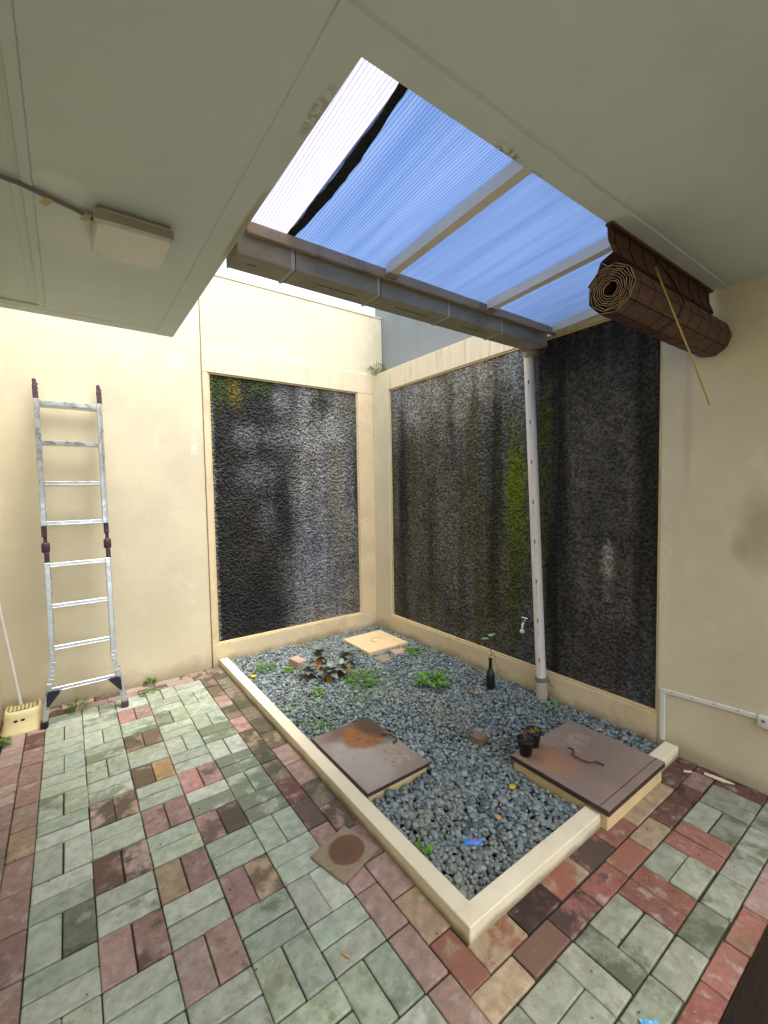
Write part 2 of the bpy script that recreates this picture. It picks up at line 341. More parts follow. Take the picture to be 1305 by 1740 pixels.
for m_ in range(5, 15):                                         # basket weave to the right of the bed
    x1 = min(m_+1, 14.57)
    if m_ == 14: pv(14.0, 14.57, -14.9, -13.9, DRD, .3); continue
    if m_ in (9, 11): 
        pv(m_, m_+.5, -14.9, -13.91, RED, .2); pv(m_+.5, m_+1, -14.9, -13.91, RED, .2) 
    elif m_ % 2 == 1: pv(m_, m_+.5, -14.9, -13.91, GR2, .35); pv(m_+.5, m_+1, -14.9, -13.91, GR2 if m_ != 7 else GDK, .6 if m_ == 7 else .2)
    else: pv(m_, m_+1, -14.41, -13.91, GR2, .15); pv(m_, m_+1, -14.9, -14.41, GR2, .35)
for m_ in range(5, 15):
    pv(m_, min(m_+1, 14.57), -15.4, -14.9, GDK if m_ in (7, 9) else GR2, .4)
for m_ in range(5, 15): pv(m_-.47, min(m_+.53, 14.57), -15.8, -15.4, RED if m_ < 11 else PINK, .25)
vs, fs, at = [], [], []
at2 = []
for (x0, x1, y0, y1, c, d, c2) in pav:
    g = .0013+random.uniform(0, .0010); gy = g+.0012; zt = random.gauss(0, .0008); tx, ty = random.gauss(0, .004), random.gauss(0, .004)
    X0, X1, Y0, Y1 = x0*U+g, x1*U-g, y0*U+gy, y1*U-gy
    jx, jy = random.gauss(0, .0009), random.gauss(0, .0009); X0 += jx; X1 += jx; Y0 += jy; Y1 += jy
    cx, cy = (X0+X1)/2, (Y0+Y1)/2; b = len(vs)
    def ring(i, z, ch):
        o = []
        for sx, sy in ((0, 0), (1, 0), (1, 1), (0, 1)):
            px = (X0+i) if not sx else (X1-i); py = (Y0+i) if not sy else (Y1-i)
            kx = ch*(1 if not sx else -1); ky = ch*(1 if not sy else -1)
            pts = [(px+kx, py), (px, py+ky)] if (sx, sy) in ((1, 0), (0, 1)) else [(px, py+ky), (px+kx, py)]
            o += [(a_, b_, z+zt+(a_-cx)*tx+(b_-cy)*ty) for a_, b_ in pts]
        return o
    rings = [ring(0, -.05, .003), ring(0, -.0048, .003), ring(.0013, -.0016, .004), ring(.0042, 0, .005)]
    for q in rings: vs += q
    for i in range(3):
        for k in range(8): fs.append((b+i*8+k, b+i*8+(k+1) % 8, b+(i+1)*8+(k+1) % 8, b+(i+1)*8+k))
    fs.append(tuple(b+24+k for k in range(8)))
    at += [(*c, 1)]*32
    cc = c2 if c2 else (tuple(q*.32 for q in c) if c[0] > c[1]*1.15 else (c[0]*.42, c[1]*.45, c[2]*.36))
    at2 += [(*cc, d)]*32
me = bpy.data.meshes.new('paved_floor'); me.from_pydata(vs, [], fs)
ca = me.color_attributes.new('Col', 'FLOAT_COLOR', 'POINT'); ca.data.foreach_set('color', np.array(at, np.float32).ravel())
ca = me.color_attributes.new('Grime', 'FLOAT_COLOR', 'POINT'); ca.data.foreach_set('color', np.array(at2, np.float32).ravel())
def paver_mat():
    m = bpy.data.materials.new('concrete_pavers'); m.use_nodes = True; nt = m.node_tree; L = nt.links.new; p = nt.nodes['Principled BSDF']
    a1 = N(nt, 'ShaderNodeAttribute', attribute_name='Col'); a2 = N(nt, 'ShaderNodeAttribute', attribute_name='Grime')
    tc = N(nt, 'ShaderNodeTexCoord')
    geo = N(nt, 'ShaderNodeNewGeometry')
    off = N(nt, 'ShaderNodeVectorMath', operation='ADD'); L(tc.outputs['Object'], off.inputs[0])
    cm = N(nt, 'ShaderNodeCombineXYZ'); L(geo.outputs['Random Per Island'], cm.inputs[2])
    sc_ = N(nt, 'ShaderNodeVectorMath', operation='SCALE'); sc_.inputs['Scale'].default_value = 7; L(cm.outputs[0], sc_.inputs[0]); L(sc_.outputs[0], off.inputs[1])
    def noise(s, d=6, v=off):
        n = N(nt, 'ShaderNodeTexNoise'); n.inputs['Scale'].default_value = s; n.inputs['Detail'].default_value = d; n.inputs['Roughness'].default_value = .62
        L(v.outputs[0], n.inputs['Vector']); return n.outputs['Fac']
    def mr(x, a, b, c, d):
        n = N(nt, 'ShaderNodeMapRange'); n.interpolation_type = 'SMOOTHSTEP'
        for k, q in zip((1, 2, 3, 4), (a, b, c, d)): n.inputs[k].default_value = q
        L(x, n.inputs[0]); return n.outputs[0]
    def math_(op, a, b):
        n = N(nt, 'ShaderNodeMath', operation=op)
        for i, q in enumerate((a, b)):
            if isinstance(q, (int, float)): n.inputs[i].default_value = q
            else: L(q, n.inputs[i])
        return n.outputs[0]
    def mix(f, a, b, mode='MIX'):
        n = N(nt, 'ShaderNodeMix', data_type='RGBA', blend_type=mode)
        if isinstance(f, float): n.inputs[0].default_value = f
        else: L(f, n.inputs[0])
        for i, q in ((6, a), (7, b)):
            if isinstance(q, tuple): n.inputs[i].default_value = (*q, 1)
            else: L(q, n.inputs[i])
        return n.outputs[2]
    v = mr(noise(26), .3, .7, .80, 1.18); vc = N(nt, 'ShaderNodeCombineColor'); [L(v, vc.inputs[i]) for i in range(3)]
    c = mix(1.0, a1.outputs['Color'], vc.outputs[0], 'MULTIPLY')
    c = mix(mr(noise(95, 3), .60, .74, 0, .4), c, (.55, .52, .45))                   # pale aggregate flecks
    c = mix(mr(noise(17, 7), .52, .72, 0, .5), c, (.50, .49, .42))                     # bloom
    n1 = noise(8, 7)
    f = math_('ADD', n1, math_('MULTIPLY', math_('SUBTRACT', a2.outputs['Alpha'], .5), .5))
    c = mix(mr(f, .47, .60, 0, .9), c, a2.outputs['Color'])                           # grime / wet patches
    # moss creeping out of the joints, in world-wide drifts
    ms = math_('MULTIPLY', mr(noise(3.1, 4, tc), .48, .66, 0, 1), mr(noise(14, 5), .42, .62, 0, .6))
    c = mix(ms, c, (.125, .14, .06))
    c = mix(mr(noise(2.2, 7, tc), .50, .72, 0, .5), c, (.15, .15, .115))              # dirt drifting across several pavers
    c = mix(mr(noise(120, 2), .66, .74, 0, .45), c, (.03, .027, .02))                    # pits
    L(c, p.inputs['Base Color'])
    L(mr(noise(6, 4), .3, .7, .5, .8), p.inputs['Roughness']); p.inputs['Specular IOR Level'].default_value = .45
    b = N(nt, 'ShaderNodeBump'); b.inputs['Strength'].default_value = .55; b.inputs['Distance'].default_value = .003
    h = math_('ADD', math_('MULTIPLY', noise(60, 5), 1.), math_('MULTIPLY', noise(240, 3), .5)); L(h, b.inputs['Height']); L(b.outputs[0], p.inputs['Normal'])
    return m
me.materials.append(paver_mat())
o = bpy.data.objects.new('paved_floor', me); col.objects.link(o); tag(o, kind='structure')

# ------------------------------------------------------------------ walls
def pebble_panel(parent, origin, ud, nd, wd, ht, cfun, seed):
    st = .0055; nu, nv = int(wd/st)+1, int(ht/st)+1
    u, v = np.meshgrid(np.linspace(0, 1, nu), np.linspace(0, 1, nv)); X, Y = u*wd, v*ht
    wx = X+.006*(vnoise(X/.02, Y/.02, seed+9)-.5); b = vnoise(wx/.0135, Y/.0115, seed)*.62+vnoise(X/.0075, Y/.007, seed+5)*.38; b = b*.4+.6*sst(.22, .78, b)
    rough = rng.random(u.shape)
    h = .0125*(b-.5)+.003*(rough-.5)
    c = cfun(u, v, X, Y)                                      # (nv,nu,3)
    grain_shade = (.30+1.05*b+.7*rough**5)[..., None]  # stone grain plus shaded hollows and bright highlights painted into the colour
    c = np.clip(c*grain_shade, .004, 1)
    O = np.array(origin); ud = np.array(ud, float); nd = np.array(nd, float)
    P = O+X[..., None]*ud+Y[..., None]*np.array([0, 0, 1.])+h[..., None]*nd
    idx = np.arange(nu*nv).reshape(nv, nu); q = np.stack([idx[:-1, :-1], idx[:-1, 1:], idx[1:, 1:], idx[1:, :-1]], -1).reshape(-1, 4)
    me = bpy.data.meshes.new('pebble_panel'); me.vertices.add(nu*nv); me.vertices.foreach_set('co', P.astype(np.float32).ravel())
    me.loops.add(q.size); me.loops.foreach_set('vertex_index', q.astype(np.int32).ravel()); me.polygons.add(len(q))
    me.polygons.foreach_set('loop_start', np.arange(0, q.size, 4, dtype=np.int32)); me.polygons.foreach_set('loop_total', np.full(len(q), 4, np.int32))
    me.polygons.foreach_set('use_smooth', np.zeros(len(q), bool))
    me.update(calc_edges=True); me.validate()
    ca = me.color_attributes.new('Col', 'FLOAT_COLOR', 'POINT')
    ca.data.foreach_set('color', np.concatenate([c, np.ones(c.shape[:2]+(1,))], -1).astype(np.float32).ravel())
    me.materials.append(M['rock']); o = bpy.data.objects.new('pebble_panel', me); col.objects.link(o); o.parent = parent; return o
GRN = [None]
def blob(u, v, cu, cv, ru, rv, wob=0, amp=.4):
    d = np.sqrt(((u-cu)/ru)**2+((v-cv)/rv)**2)+(wob-.5)*2*amp
    return 1-sst(.1, 1.3, d)
def lerp(c, col_, f): return c+(np.array(col_)-c)*f[..., None]
def colA(u, v, X, Y):
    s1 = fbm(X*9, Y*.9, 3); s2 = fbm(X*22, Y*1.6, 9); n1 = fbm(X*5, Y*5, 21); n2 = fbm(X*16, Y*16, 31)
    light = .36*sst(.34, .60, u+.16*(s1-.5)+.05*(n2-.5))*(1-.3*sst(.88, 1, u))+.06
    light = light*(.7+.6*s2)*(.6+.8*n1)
    tone = np.stack([.42+0*u, .425+0*u, .42+0*u], -1)
    warm = sst(.4, .7, fbm(X*4, Y*1.2, 44)); tone = lerp(tone, (.42, .39, .32), warm); tone = lerp(tone, (.36, .39, .43), blob(u, v, .68, .27, .22, .35, n1))
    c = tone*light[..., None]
    c = lerp(c, (.30, .32, .33), .38*blob(u, v, .58, .785, .34, .05, .5*n2+.5*s2, .7)*(.45+.9*n2)); c = lerp(c, (.33, .35, .34), .45*blob(u, v, .80, .84, .12, .09, .5*n2+.5*s2, .6)*(.5+.8*n2))
    c = lerp(c, (.27, .29, .30), .38*blob(u, v, .20, .78, .09, .06, .5*n2+.5*s2, .6)*(.5+.8*n2)); c = lerp(c, (.24, .24, .27), .30*blob(u, v, .29, .63, .20, .08, .5*n2+.5*s2, .9)*(.3+1.2*n2))
    c = lerp(c, (.22, .23, .27), .30*blob(u, v, .33, .46, .07, .09, .5*n2+.5*s2, .8)*(.3+1.2*n2)); c = lerp(c, (.26, .27, .27), .5*blob(u, v, .44, .93, .07, .06, n2, .5))
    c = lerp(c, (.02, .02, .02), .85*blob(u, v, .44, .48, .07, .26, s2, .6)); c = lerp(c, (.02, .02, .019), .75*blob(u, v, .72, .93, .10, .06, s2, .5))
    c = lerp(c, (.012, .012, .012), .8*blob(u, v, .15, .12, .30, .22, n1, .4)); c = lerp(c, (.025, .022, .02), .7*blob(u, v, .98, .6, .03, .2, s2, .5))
    c = lerp(c, (.20, .21, .19), .8*(1-sst(.012, .035, u+.02*(n2-.5)))); 
    c = lerp(c, (.045, .075, .012), .75*blob(u, v, .10, .97, .14, .11, s2, .5)); c = lerp(c, (.17, .12, .015), .65*blob(u, v, .155, .955, .05, .09, s2, .5))
    c = lerp(c, (.055, .09, .012), .65*blob(u, v, .31, .985, .09, .06, n2, .6))
    return c
def colB(u, v, X, Y):
    s1 = fbm(X*8, Y*.8, 53); s2 = fbm(X*20, Y*1.5, 59); n1 = fbm(X*5, Y*5, 71); n2 = fbm(X*16, Y*16, 81)
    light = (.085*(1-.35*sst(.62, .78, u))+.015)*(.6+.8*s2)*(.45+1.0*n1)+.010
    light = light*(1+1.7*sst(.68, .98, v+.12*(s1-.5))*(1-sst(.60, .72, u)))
    tone = lerp(np.stack([1.0+0*u, .92+0*u, .76+0*u], -1), (.88, .94, 1.), sst(.45, .7, fbm(X*3, Y*1.2, 91)))
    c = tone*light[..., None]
    olive = sst(.52, .72, fbm(X*11, Y*.7, 97))*(1-sst(.6, .75, u)); c = lerp(c, (.080, .074, .024), .65*olive)
    for cu, cv, ru, rv, k in ((.14, .92, .06, .12, .8), (.27, .95, .05, .10, .55), (.41, .96, .07, .08, .5), (.58, .96, .05, .06, .5)):
        c = lerp(c, (.30, .29, .28), k*blob(u, v, cu, cv, ru, rv, s2, .6))
    for cu, cv, ru, rv, k in ((.075, .5, .035, .6, .8), (.23, .45, .03, .4, .55), (.34, .8, .04, .2, .6), (.53, .55, .035, .5, .7), (.745, .42, .05, .75, .95), (.73, .95, .06, .1, .7), (.965, .6, .035, .5, .75), (.82, .95, .2, .08, .6)):
        c = lerp(c, (.016, .015, .012), k*blob(u, v, cu, cv, ru, rv, s2, .5))
    c = lerp(c, (.13, .12, .105), .75*blob(u, v, .84, .72, .05, .10, n2, .7)); c = lerp(c, (.12, .11, .10), .6*blob(u, v, .90, .76, .05, .12, n2, .8))
    c = lerp(c, (.09, .085, .08), .5*blob(u, v, .86, .5, .08, .2, n2, .8)); c = lerp(c, (.36, .34, .29), .95*blob(u, v, .879, .35, .017, .085, n2, .5))
    c = lerp(c, (.055, .05, .055), .5*blob(u, v, .9, .12, .1, .15, n1, .6))
    c = lerp(c, (.125, .165, .004), .97*blob(u, v, .612, .56, .046, .27, n2*.5+s2*.5, .8)); c = lerp(c, (.10, .13, .008), .9*blob(u, v, .705, .74, .022, .13, n2, .8))
    c = lerp(c, (.065, .08, .008), .7*blob(u, v, .60, .25, .05, .18, n2, .7)); c = lerp(c, (.07, .085, .01), .5*blob(u, v, .70, .5, .03, .25, n2, .7))
    c = lerp(c, (.3, .3, .29), .6*sst(.62, .75, n2)*blob(u, v, .645, .10, .03, .14, n2, .3))
    return c

# back wall of the garden (facing the camera's left), panel set in a raised frame
t = thing('garden_wall', 'cream garden wall behind the pebble bed with dark square-cornered panel and taller wall above', 'wall', (1.95, YA+.1, 0))
g = G(); Z0, Z1, ZT = .197, 2.566, 2.77
def bx(g, x0, x1, y0, y1, z0, z1, o): return g.box(x0-o.location.x, x1-o.location.x, y0-o.location.y, y1-o.location.y, z0-o.location.z, z1-o.location.z, .003)
bx(g, 1.156, XB-.001, YA, YA+.16, -.1, Z0, t); bx(g, 1.156, 1.20, YA+.001, YA+.16, Z0+.001, Z1-.001, t); bx(g, 2.72, XB-.001, YA+.001, YA+.16, Z0+.001, Z1-.001, t)
g.build('wall_frame', M['cream_old'], t)
g = G(); bx(g, 1.156, 3.06, YA, YA+.16, Z1, ZT, t); g.build('top_band', M['cream_drip'], t)
g = G(); bx(g, 1.16, 3.06, YA+.022, YA+.16, ZT+.001, 3.398, t); bx(g, 1.16, 3.06, YA+.016, YA+.165, 3.399, 3.412, t); g.build('upper_wall', M['cream'], t)
g = G(); bx(g, 1.19, 2.73, YA+.05, YA+.10, Z0-.01, Z1+.01, t); g.build('panel_backing', M['soil'], t)
pebble_panel(t, (1.2-1.95, YA+.028-(YA+.1), Z0), (1, 0, 0), (0, -1, 0), 1.52, Z1-Z0, colA, 5)
g = G(); bx(g, 1.2, 2.72, YA+.006, YA+.03, Z0, Z0+.012, t); bx(g, 1.2, 1.216, YA+.012, YA+.03, Z0+.013, Z1-.013, t); bx(g, 2.706, 2.72, YA+.012, YA+.03, Z0+.013, Z1-.013, t); bx(g, 1.2, 2.72, YA+.012, YA+.03, Z1-.012, Z1, t)
g.build('panel_trim', M['curb_block'], t)

t = thing('garden_wall', 'long cream wall on the right with mossy dark panel behind the downpipe', 'wall', (XB+.1, -1.2, 0))
g = G(); PY0, PY1 = -2.47, .107
bx(g, XB, XB+.16, -6.4, PY0, -.1, 3.2, t); bx(g, XB, XB+.16, PY1, YA+.14, -.1, ZT-.004, t)
g.build('wall_body', slab_paint('mould_spotted_wall', [(-1.712, 1.31, .07, .16, (.33, .28, .17), .6, .75, .9, 0), (-1.64, 1.22, .035, .07, (.38, .33, .21), .55, .6, .8, 0), (-1.75, .45, .25, .35, (.60, .53, .36), .5, .7, 1., 0), (-1.40, 1.9, .02, .35, (.56, .49, .33), .6, .6, 1., 0), (-1.30, .9, .03, .5, (.80, .73, .56), .5, .6, 1.2, .45)], 'cream', (1, 2), 6), t)
g = G(); bx(g, XB-.004, XB+.16, PY0+.001, PY1-.001, -.1, Z0, t); g.build('base_band', M['cream_old'], t)
g = G(); bx(g, XB+.001, XB+.16, PY0+.001, PY1-.001, Z1, ZT, t); g.build('top_band', M['cream_drip'], t)
g = G(); bx(g, XB+.05, XB+.10, PY0-.01, PY1+.01, Z0-.01, Z1+.01, t); g.build('panel_backing', M['soil'], t)
pebble_panel(t, (-.1+.03, PY1+1.2, Z0), (0, -1, 0), (-1, 0, 0), PY1-PY0, Z1-Z0, colB, 8)
g = G(); bx(g, XB+.004, XB+.03, PY0+.002, PY1-.002, Z0+.0005, Z0+.014, t); bx(g, XB+.012, XB+.03, PY0+.001, PY0+.016, Z0+.015, Z1-.013, t); bx(g, XB+.012, XB+.03, PY1-.016, PY1-.001, Z0+.015, Z1-.013, t); bx(g, XB+.012, XB+.03, PY0+.002, PY1-.002, Z1-.012, Z1-.0005, t)
g.build('panel_trim', M['curb_block'], t)

tag(G().box(-.6, 1.152, YA+.018, YA+.2, -.1, 3.39, .003).build('house_wall', slab_paint('patched_wall', [(1.07, 1.95, .035, .10, (.86, .82, .72), .8, .25, 1.4, .48), (1.09, 2.2, .03, .09, (.86, .82, .72), .8, .25, 1.4, .5), (.95, 2.62, .07, .07, (.87, .84, .75), .7, .3, 1.4, .45), (-.05, 1.4, .12, 1.0, (.56, .50, .36), .55, .7, 1.0, 0), (.75, .5, .25, .3, (.62, .54, .37), .45, .7, 1.2, 0)], 'cream', (0, 2), 6)), 'plain cream wall behind the leaning ladder', 'wall')
tag(G().box(-.40, -.245, -6.4, YA+.015, -.1, 3.2, .003).build('side_wall', M['cream']), 'cream side wall at the far left edge beside the stool', 'wall')
t = tag(G().box(3.066, 3.26, -3.2, .53, -.1, 4.1, .004).build('neighbour_wall', M['grey']), 'tall grey painted wall rising behind the garden corner', 'wall')

# ------------------------------------------------------------------ ceiling over the covered part
t = thing('porch_ceiling', 'flat grey-green painted porch ceiling with a corner cut open to the sky', 'ceiling', (0, -3, ZC))
EX, EY, EB = .767, -2.69, -.505
g = G()
def cb(g, x0, x1, y0, y1, z0, z1, b=.003): return g.box(x0, x1, y0+3, y1+3, z0-ZC, z1-ZC, b)
# an L of ceiling board with thin shadow grooves a hand's breadth from its open edges
GX, GY, GB = EX-.098, EY-.088, EB-.09; gw = .0025
g.prism([(GX+gw/2, GY+.010+3), (XB, GY+.010+3), (XB, EY+3), (EX, EY+3), (EX, EB+3), (GX+gw/2, EB+3)], 0, .26)
cb(g, .135, GX-gw/2, -4.02, GB, ZC+.001, ZC+.25); cb(g, GX+gw/2, XB, -4.02, GY-.001, ZC+.0012, ZC+.25)  # unseen back edge set short to let fill light in from behind
cb(g, -.25, GX-gw/2, GB+gw, EB, ZC, ZC+.26)
g.build('ceiling_board', slab_paint('stained_ceiling', [(1.262, .305, .06, .02, (.20, .17, .13), .8, .5, 1.2, .45), (1.40, .31, .10, .012, (.24, .2, .15), .6, .5, 1.2, .5), (.755, 1.10, .012, .22, (.40, .31, .18), .7, .5, 1.2, 0), (.75, .5, .015, .08, (.35, .28, .18), .6, .5, 1.2, .4), (.30, 1.50, .22, .16, (.84, .87, .80), .5, .6, 1.2, 0), (.2, 1.2, .06, .05, (.85, .88, .8), .6, .5, 1.2, 0), (1.9, -.2, .5, .12, (.58, .61, .55), .5, .6, 1.4, 0)], 'ceil', (0, 1), 7), t)
g = G(); cb(g, -.24, XB-.01, -4.00, EY-.02, ZC+.006, ZC+.2); cb(g, -.24, EX-.012, EY-.05, EB-.012, ZC+.004, ZC+.2); g.build('groove_backing', M['ceil'], t)
# moulded recess at the left
g = G(); cb(g, .105, .135, -4.02, GB-.055, ZC-.006, ZC+.01, .004); cb(g, -.25, .1345, GB-.055, GB-.02, ZC-.006, ZC+.01, .004)
cb(g, .075, .098, -4.02, GB-.09, ZC+.002, ZC+.02, .004); cb(g, -.25, .098, GB-.088, GB-.066, ZC+.002, ZC+.02, .004); cb(g, -.25, .066, -4.02, GB-.098, ZC+.008, ZC+.03, .003)
g.build('moulding', M['ceil'], t)
g = G(); cb(g, -.3, .7, -4.02, EB-.01, ZC+.262, ZC+.30, 0); cb(g, .5, XB, -4.02, EY-.01, ZC+.263, ZC+.305, 0); g.build('roof_slab', M['cream'], t)

# ------------------------------------------------------------------ canopy, gutter, downpipe
FY = -1.82; t = thing('canopy_roof', 'blue translucent ribbed canopy on cream rafters over the opening', 'canopy', (1.85, FY, 2.53))
T = Matrix.Translation((-1.85, -FY, -2.53))
def zr(y): return 2.568+(FY-y)*.055
def slope(g, x0, x1, y0, y1, za, zb, mi=0):      # box following the roof slope, za/zb above the rafter underside
    vs = [(x, y, zr(y)+z) for x in (x0, x1) for y in (y0, y1) for z in (za, zb)]; vs = [T @ Vector(v) for v in vs]
    return g.add(vs, [(0, 1, 3, 2), (4, 6, 7, 5), (0, 4, 5, 1), (2, 3, 7, 6), (0, 2, 6, 4), (1, 5, 7, 3)], mi=mi)
YB = -2.80
slope(G(), .985, 2.912, YB, FY+.05, .052, .058).build('blue_sheet', M['polyblue'], t)
slope(G(), .70, 1.005, YB, FY+.05, .0605, .0665).build('clear_sheet', M['polyclear'], t); clr = bpy.data.objects['clear_sheet']
g = G(); n = 40; pts = []
for i in range(n+1):
    y = YB+(FY+.045-YB)*i/n; tt = i/n
    l = float(np.interp(y, [-2.56, -2.45, -2.27, -2.06, -1.79], [.975, .982, .988, .986, .978]))+random.uniform(-.003, .003)+.003*math.sin(tt*23)
    r = float(np.interp(y, [-2.56, -2.45, -2.27, -2.06, -1.79], [1.004, 1.013, 1.030, 1.030, 1.012]))+random.uniform(-.002, .002)
    pts.append((l, r, y))
vs = []
for l, r, y in pts: vs += [T @ Vector((l, y, zr(y)+.046)), T @ Vector((r, y, zr(y)+.046)), T @ Vector((l, y, zr(y)+.0505)), T @ Vector((r, y, zr(y)+.0505))]
fs = []
for i in range(n): b = i*4; fs += [(b, b+4, b+5, b+1), (b+2, b+3, b+7, b+6), (b, b+2, b+6, b+4), (b+1, b+5, b+7, b+3)]
G().add(vs, fs).build('sealing_tape', pmat('torn_black_tape', (.010, .012, .009), .8, .5, 30, .5, 60), t)
for xr in (1.497, 2.225, 2.885):
    g = G(); wr = .0225 if xr < 2.8 else .028; slope(g, xr-wr, xr+wr, YB, FY-.002, 0, .05); rf = g.build('rafter', M['rafter'], t)
    if xr < 2.8: g = G(); slope(g, xr-.032, xr+.034, FY-.035, FY-.003, -.006, -.0005); g.build('bracket', M['fascia'], rf)
G().box(.80-1.85, 2.905-1.85, .0, .022, 2.556-2.53, 2.604-2.53, .003).build('fascia_beam', M['fascia'], t)
g = G()                                          # faint printed line and dirt specks on the clear strip
for i in range(9): slope(g, .792+i*.002, .796+i*.002, -2.20+i*.026, -2.20+i*.026+.011, .059, .0603)
g.build('printed_line', M['cable'], clr)
for (x, y, a, b) in ((.795, -2.02, .012, .02), (.812, -2.045, .008, .010)):
    G().prism([(x-1.85+a*math.cos(k*.7854), y-FY+b*math.sin(k*.7854)) for k in range(8)], zr(y)+.0585-2.53, zr(y)+.0602-2.53).build('dirt_speck', M['hole'], clr)

t = thing('rain_gutter', 'grey weathered box gutter hung along the canopy edge', 'gutter', (1.8, -1.72, 2.48))
g = G(); X0, X1, Y0, Y1, Z0g, Z1g = .772, 2.80, -1.788, -1.648, 2.482, 2.60
def gb(g, x0, x1, y0, y1, z0, z1, b=.002): return g.box(x0-1.8, x1-1.8, y0+1.72, y1+1.72, z0-2.48, z1-2.48, b)
gb(g, X0, X1, Y0, Y1, Z0g, Z0g+.004); gb(g, X0, X1, Y0-.0006, Y0+.004, Z0g+.0045, Z1g); gb(g, X0, X1, Y1-.004, Y1+.0006, Z0g+.0045, Z1g+.01); ch_o = g.build('channel', M['gutter'], t)
g = G(); gb(g, X0-.004, X0+.001, Y0-.004, Y1+.004, Z0g-.004, Z1g+.012); g.build('end_cap', M['gutter'], t)
for x in (1.005, 1.452, 1.93, 2.38):
    g = G(); gb(g, x-.009, x+.009, Y0-.004, Y1+.004, Z0g-.0035, Z0g-.0005, .001); gb(g, x-.009, x+.009, Y0-.004, Y0-.001, Z0g, Z1g, .001); gb(g, x-.003, x+.003, Y0-.002, Y1+.004, Z0g-.006, Z0g-.003, .001); g.build('strap', M['strapm'], ch_o); g = G(); gb(g, x+.010, x+.0135, Y0-.0025, Y0-.0008, Z0g, Z1g, 0); gb(g, x+.010, x+.0135, Y0-.002, Y1, Z0g-.0018, Z0g-.0004, 0); g.build('joint_line', M['hole'], ch_o)
for x0, x1 in ((.83, .87), (1.15, 1.36), (1.60, 1.82), (2.10, 2.30)):
    g = G(); gb(g, x0, x1, -1.725, -1.721, Z0g-.0012, Z0g+.001, 0); g.build('scratch', M['hole'], ch_o)
g = G(); gb(g, 2.78, 2.90, -1.76, -1.64, 2.495, 2.59, .006); gb(g, 2.765, 2.83, -1.775, -1.63, 2.478, 2.60, .004); g.lathe([(.0, .03), (.046, .03), (.046, -.03), (.0, -.03)], (2.858-1.8, -1.655+1.72, 2.475-2.48)); g.build('outlet', M['gutter'], t)

P0, P1 = Vector((2.862, -1.742, .012)), Vector((2.862, -1.632, 2.46))
t = thing('downpipe', 'leaning pale plastic downpipe from the gutter to the pebbles', 'pipe', P0)
pipe_o = G().tube([(0, 0, 0), P1-P0], .0345, 20).build('pipe', M['pvc'], t)
dv = (P1-P0)
G().tube([dv*.0, dv*.052], .041, 20).build('socket', pmat('stained_pipe_socket', (.52, .45, .38), .6, .1, 8, spots=[((.25, .2, .15), 8, .5, .7, .5)]), t)
g = G(); g.tube([dv*.056, dv*.069], .041, 20); g.box(.03, .055, -.02, .01, .14, .165, .003); g.tube([(.045, -.02, .15), (.05, -.03, .12), (.05, -.05, .10), (.05, -.06, .11)], .004, 6); g.build('clamp', M['green_strap'], t)
g = G(); cdv = Vector((CAM.x-2.862, CAM.y+1.69, 0)).normalized(); sdv = Vector((-cdv.y, cdv.x, 0)); ax = dv.normalized()
for k in range(8):
    z = .30+k*.28
    for dz, hh, ww, nm, mt in ((0, .030, .0075, 'printed_mark', M['mark']), (-.062, .085, .0022, 'fine_print', M['print'])):
        c = ax*(z+dz); vs = []
        for j in range(4):
            an = -.22+(j-1.5)/1.5*ww/2/.0345
            d = cdv*math.cos(an)+sdv*math.sin(an); vs += [c+d*.0349-ax*hh/2, c+d*.0349+ax*hh/2]
        G().add(vs, [(0, 2, 3, 1), (2, 4, 5, 3), (4, 6, 7, 5)]).build(nm, mt, pipe_o)


# ------------------------------------------------------------------ curb and manhole blocks
CX, CY, CW, CH = 1.210, -2.586, .071, .062
t = tag(G().prism([(CX, CY), (2.06, CY), (2.06, CY+CW), (CX+CW, CY+CW), (CX+CW, YA-.001), (CX, YA-.001)], -.06, CH).build('garden_curb', M['curb']), 'long L-shaped cream curb framing the pebble bed', 'curb')
bm = bmesh.new(); bm.from_mesh(t.data); bmesh.ops.bevel(bm, geom=[e for e in bm.edges], offset=.003, segments=1, affect='EDGES'); bm.to_mesh(t.data); bm.free()
tag(G().box(2.612, XB-.006, CY, CY+CW, -.06, CH-.002, .003).build('garden_curb', M['curb']), 'short cream curb piece between the large brown slab and the right wall', 'curb')

def manhole(label, x0, x1, y0, y1, zt, tp, mat, base_mat, edge_mat, over=.012, lip=False):
    cx, cy = (x0+x1)/2, (y0+y1)/2; t = thing('manhole_block', label, 'manhole cover', (cx, cy, 0)); hx, hy = (x1-x0)/2, (y1-y0)/2
    G().box(-hx+over, hx-over, -hy+over, hy-over, -.05, zt-tp, .003).build('base', base_mat, t)
    G().box(-hx, hx, -hy, hy, zt-tp+.0005, zt-.004, .003).build('cover_edge', edge_mat, t)
    g = G(); g.box(-hx+.0015, hx-.0015, -hy+.0015, hy-.0015, zt-.004+.0003, zt, .0015); g.build('cover', mat, t)
    return t, cx, cy, hx, hy
H1 = [(0.155, 0.08, 0.083), (0.149, 0.052, 0.089), (0.16, 0.046, 0.094), (0.171, 0.017, 0.1), (0.173, -0.042, 0.1), (0.169, -0.047, 0.095), (0.15, -0.039, 0.089), (0.147, -0.048, 0.083)]
H2 = [(0.003, 0.104, 0.106), (0.007, 0.079, 0.108), (-0.018, 0.06, 0.11), (-0.033, 0.06, 0.11), (-0.046, 0.048, 0.112), (-0.057, 0.016, 0.116), (-0.056, -0.03, 0.118), (-0.034, -0.05, 0.116), (-0.004, -0.054, 0.112), (0.006, -0.087, 0.108), (0.003, -0.091, 0.106)]
def ring_handle(t, pts, r=.0055):
    G().tube(pts, r, 8).build('handle', M['rust'], t)

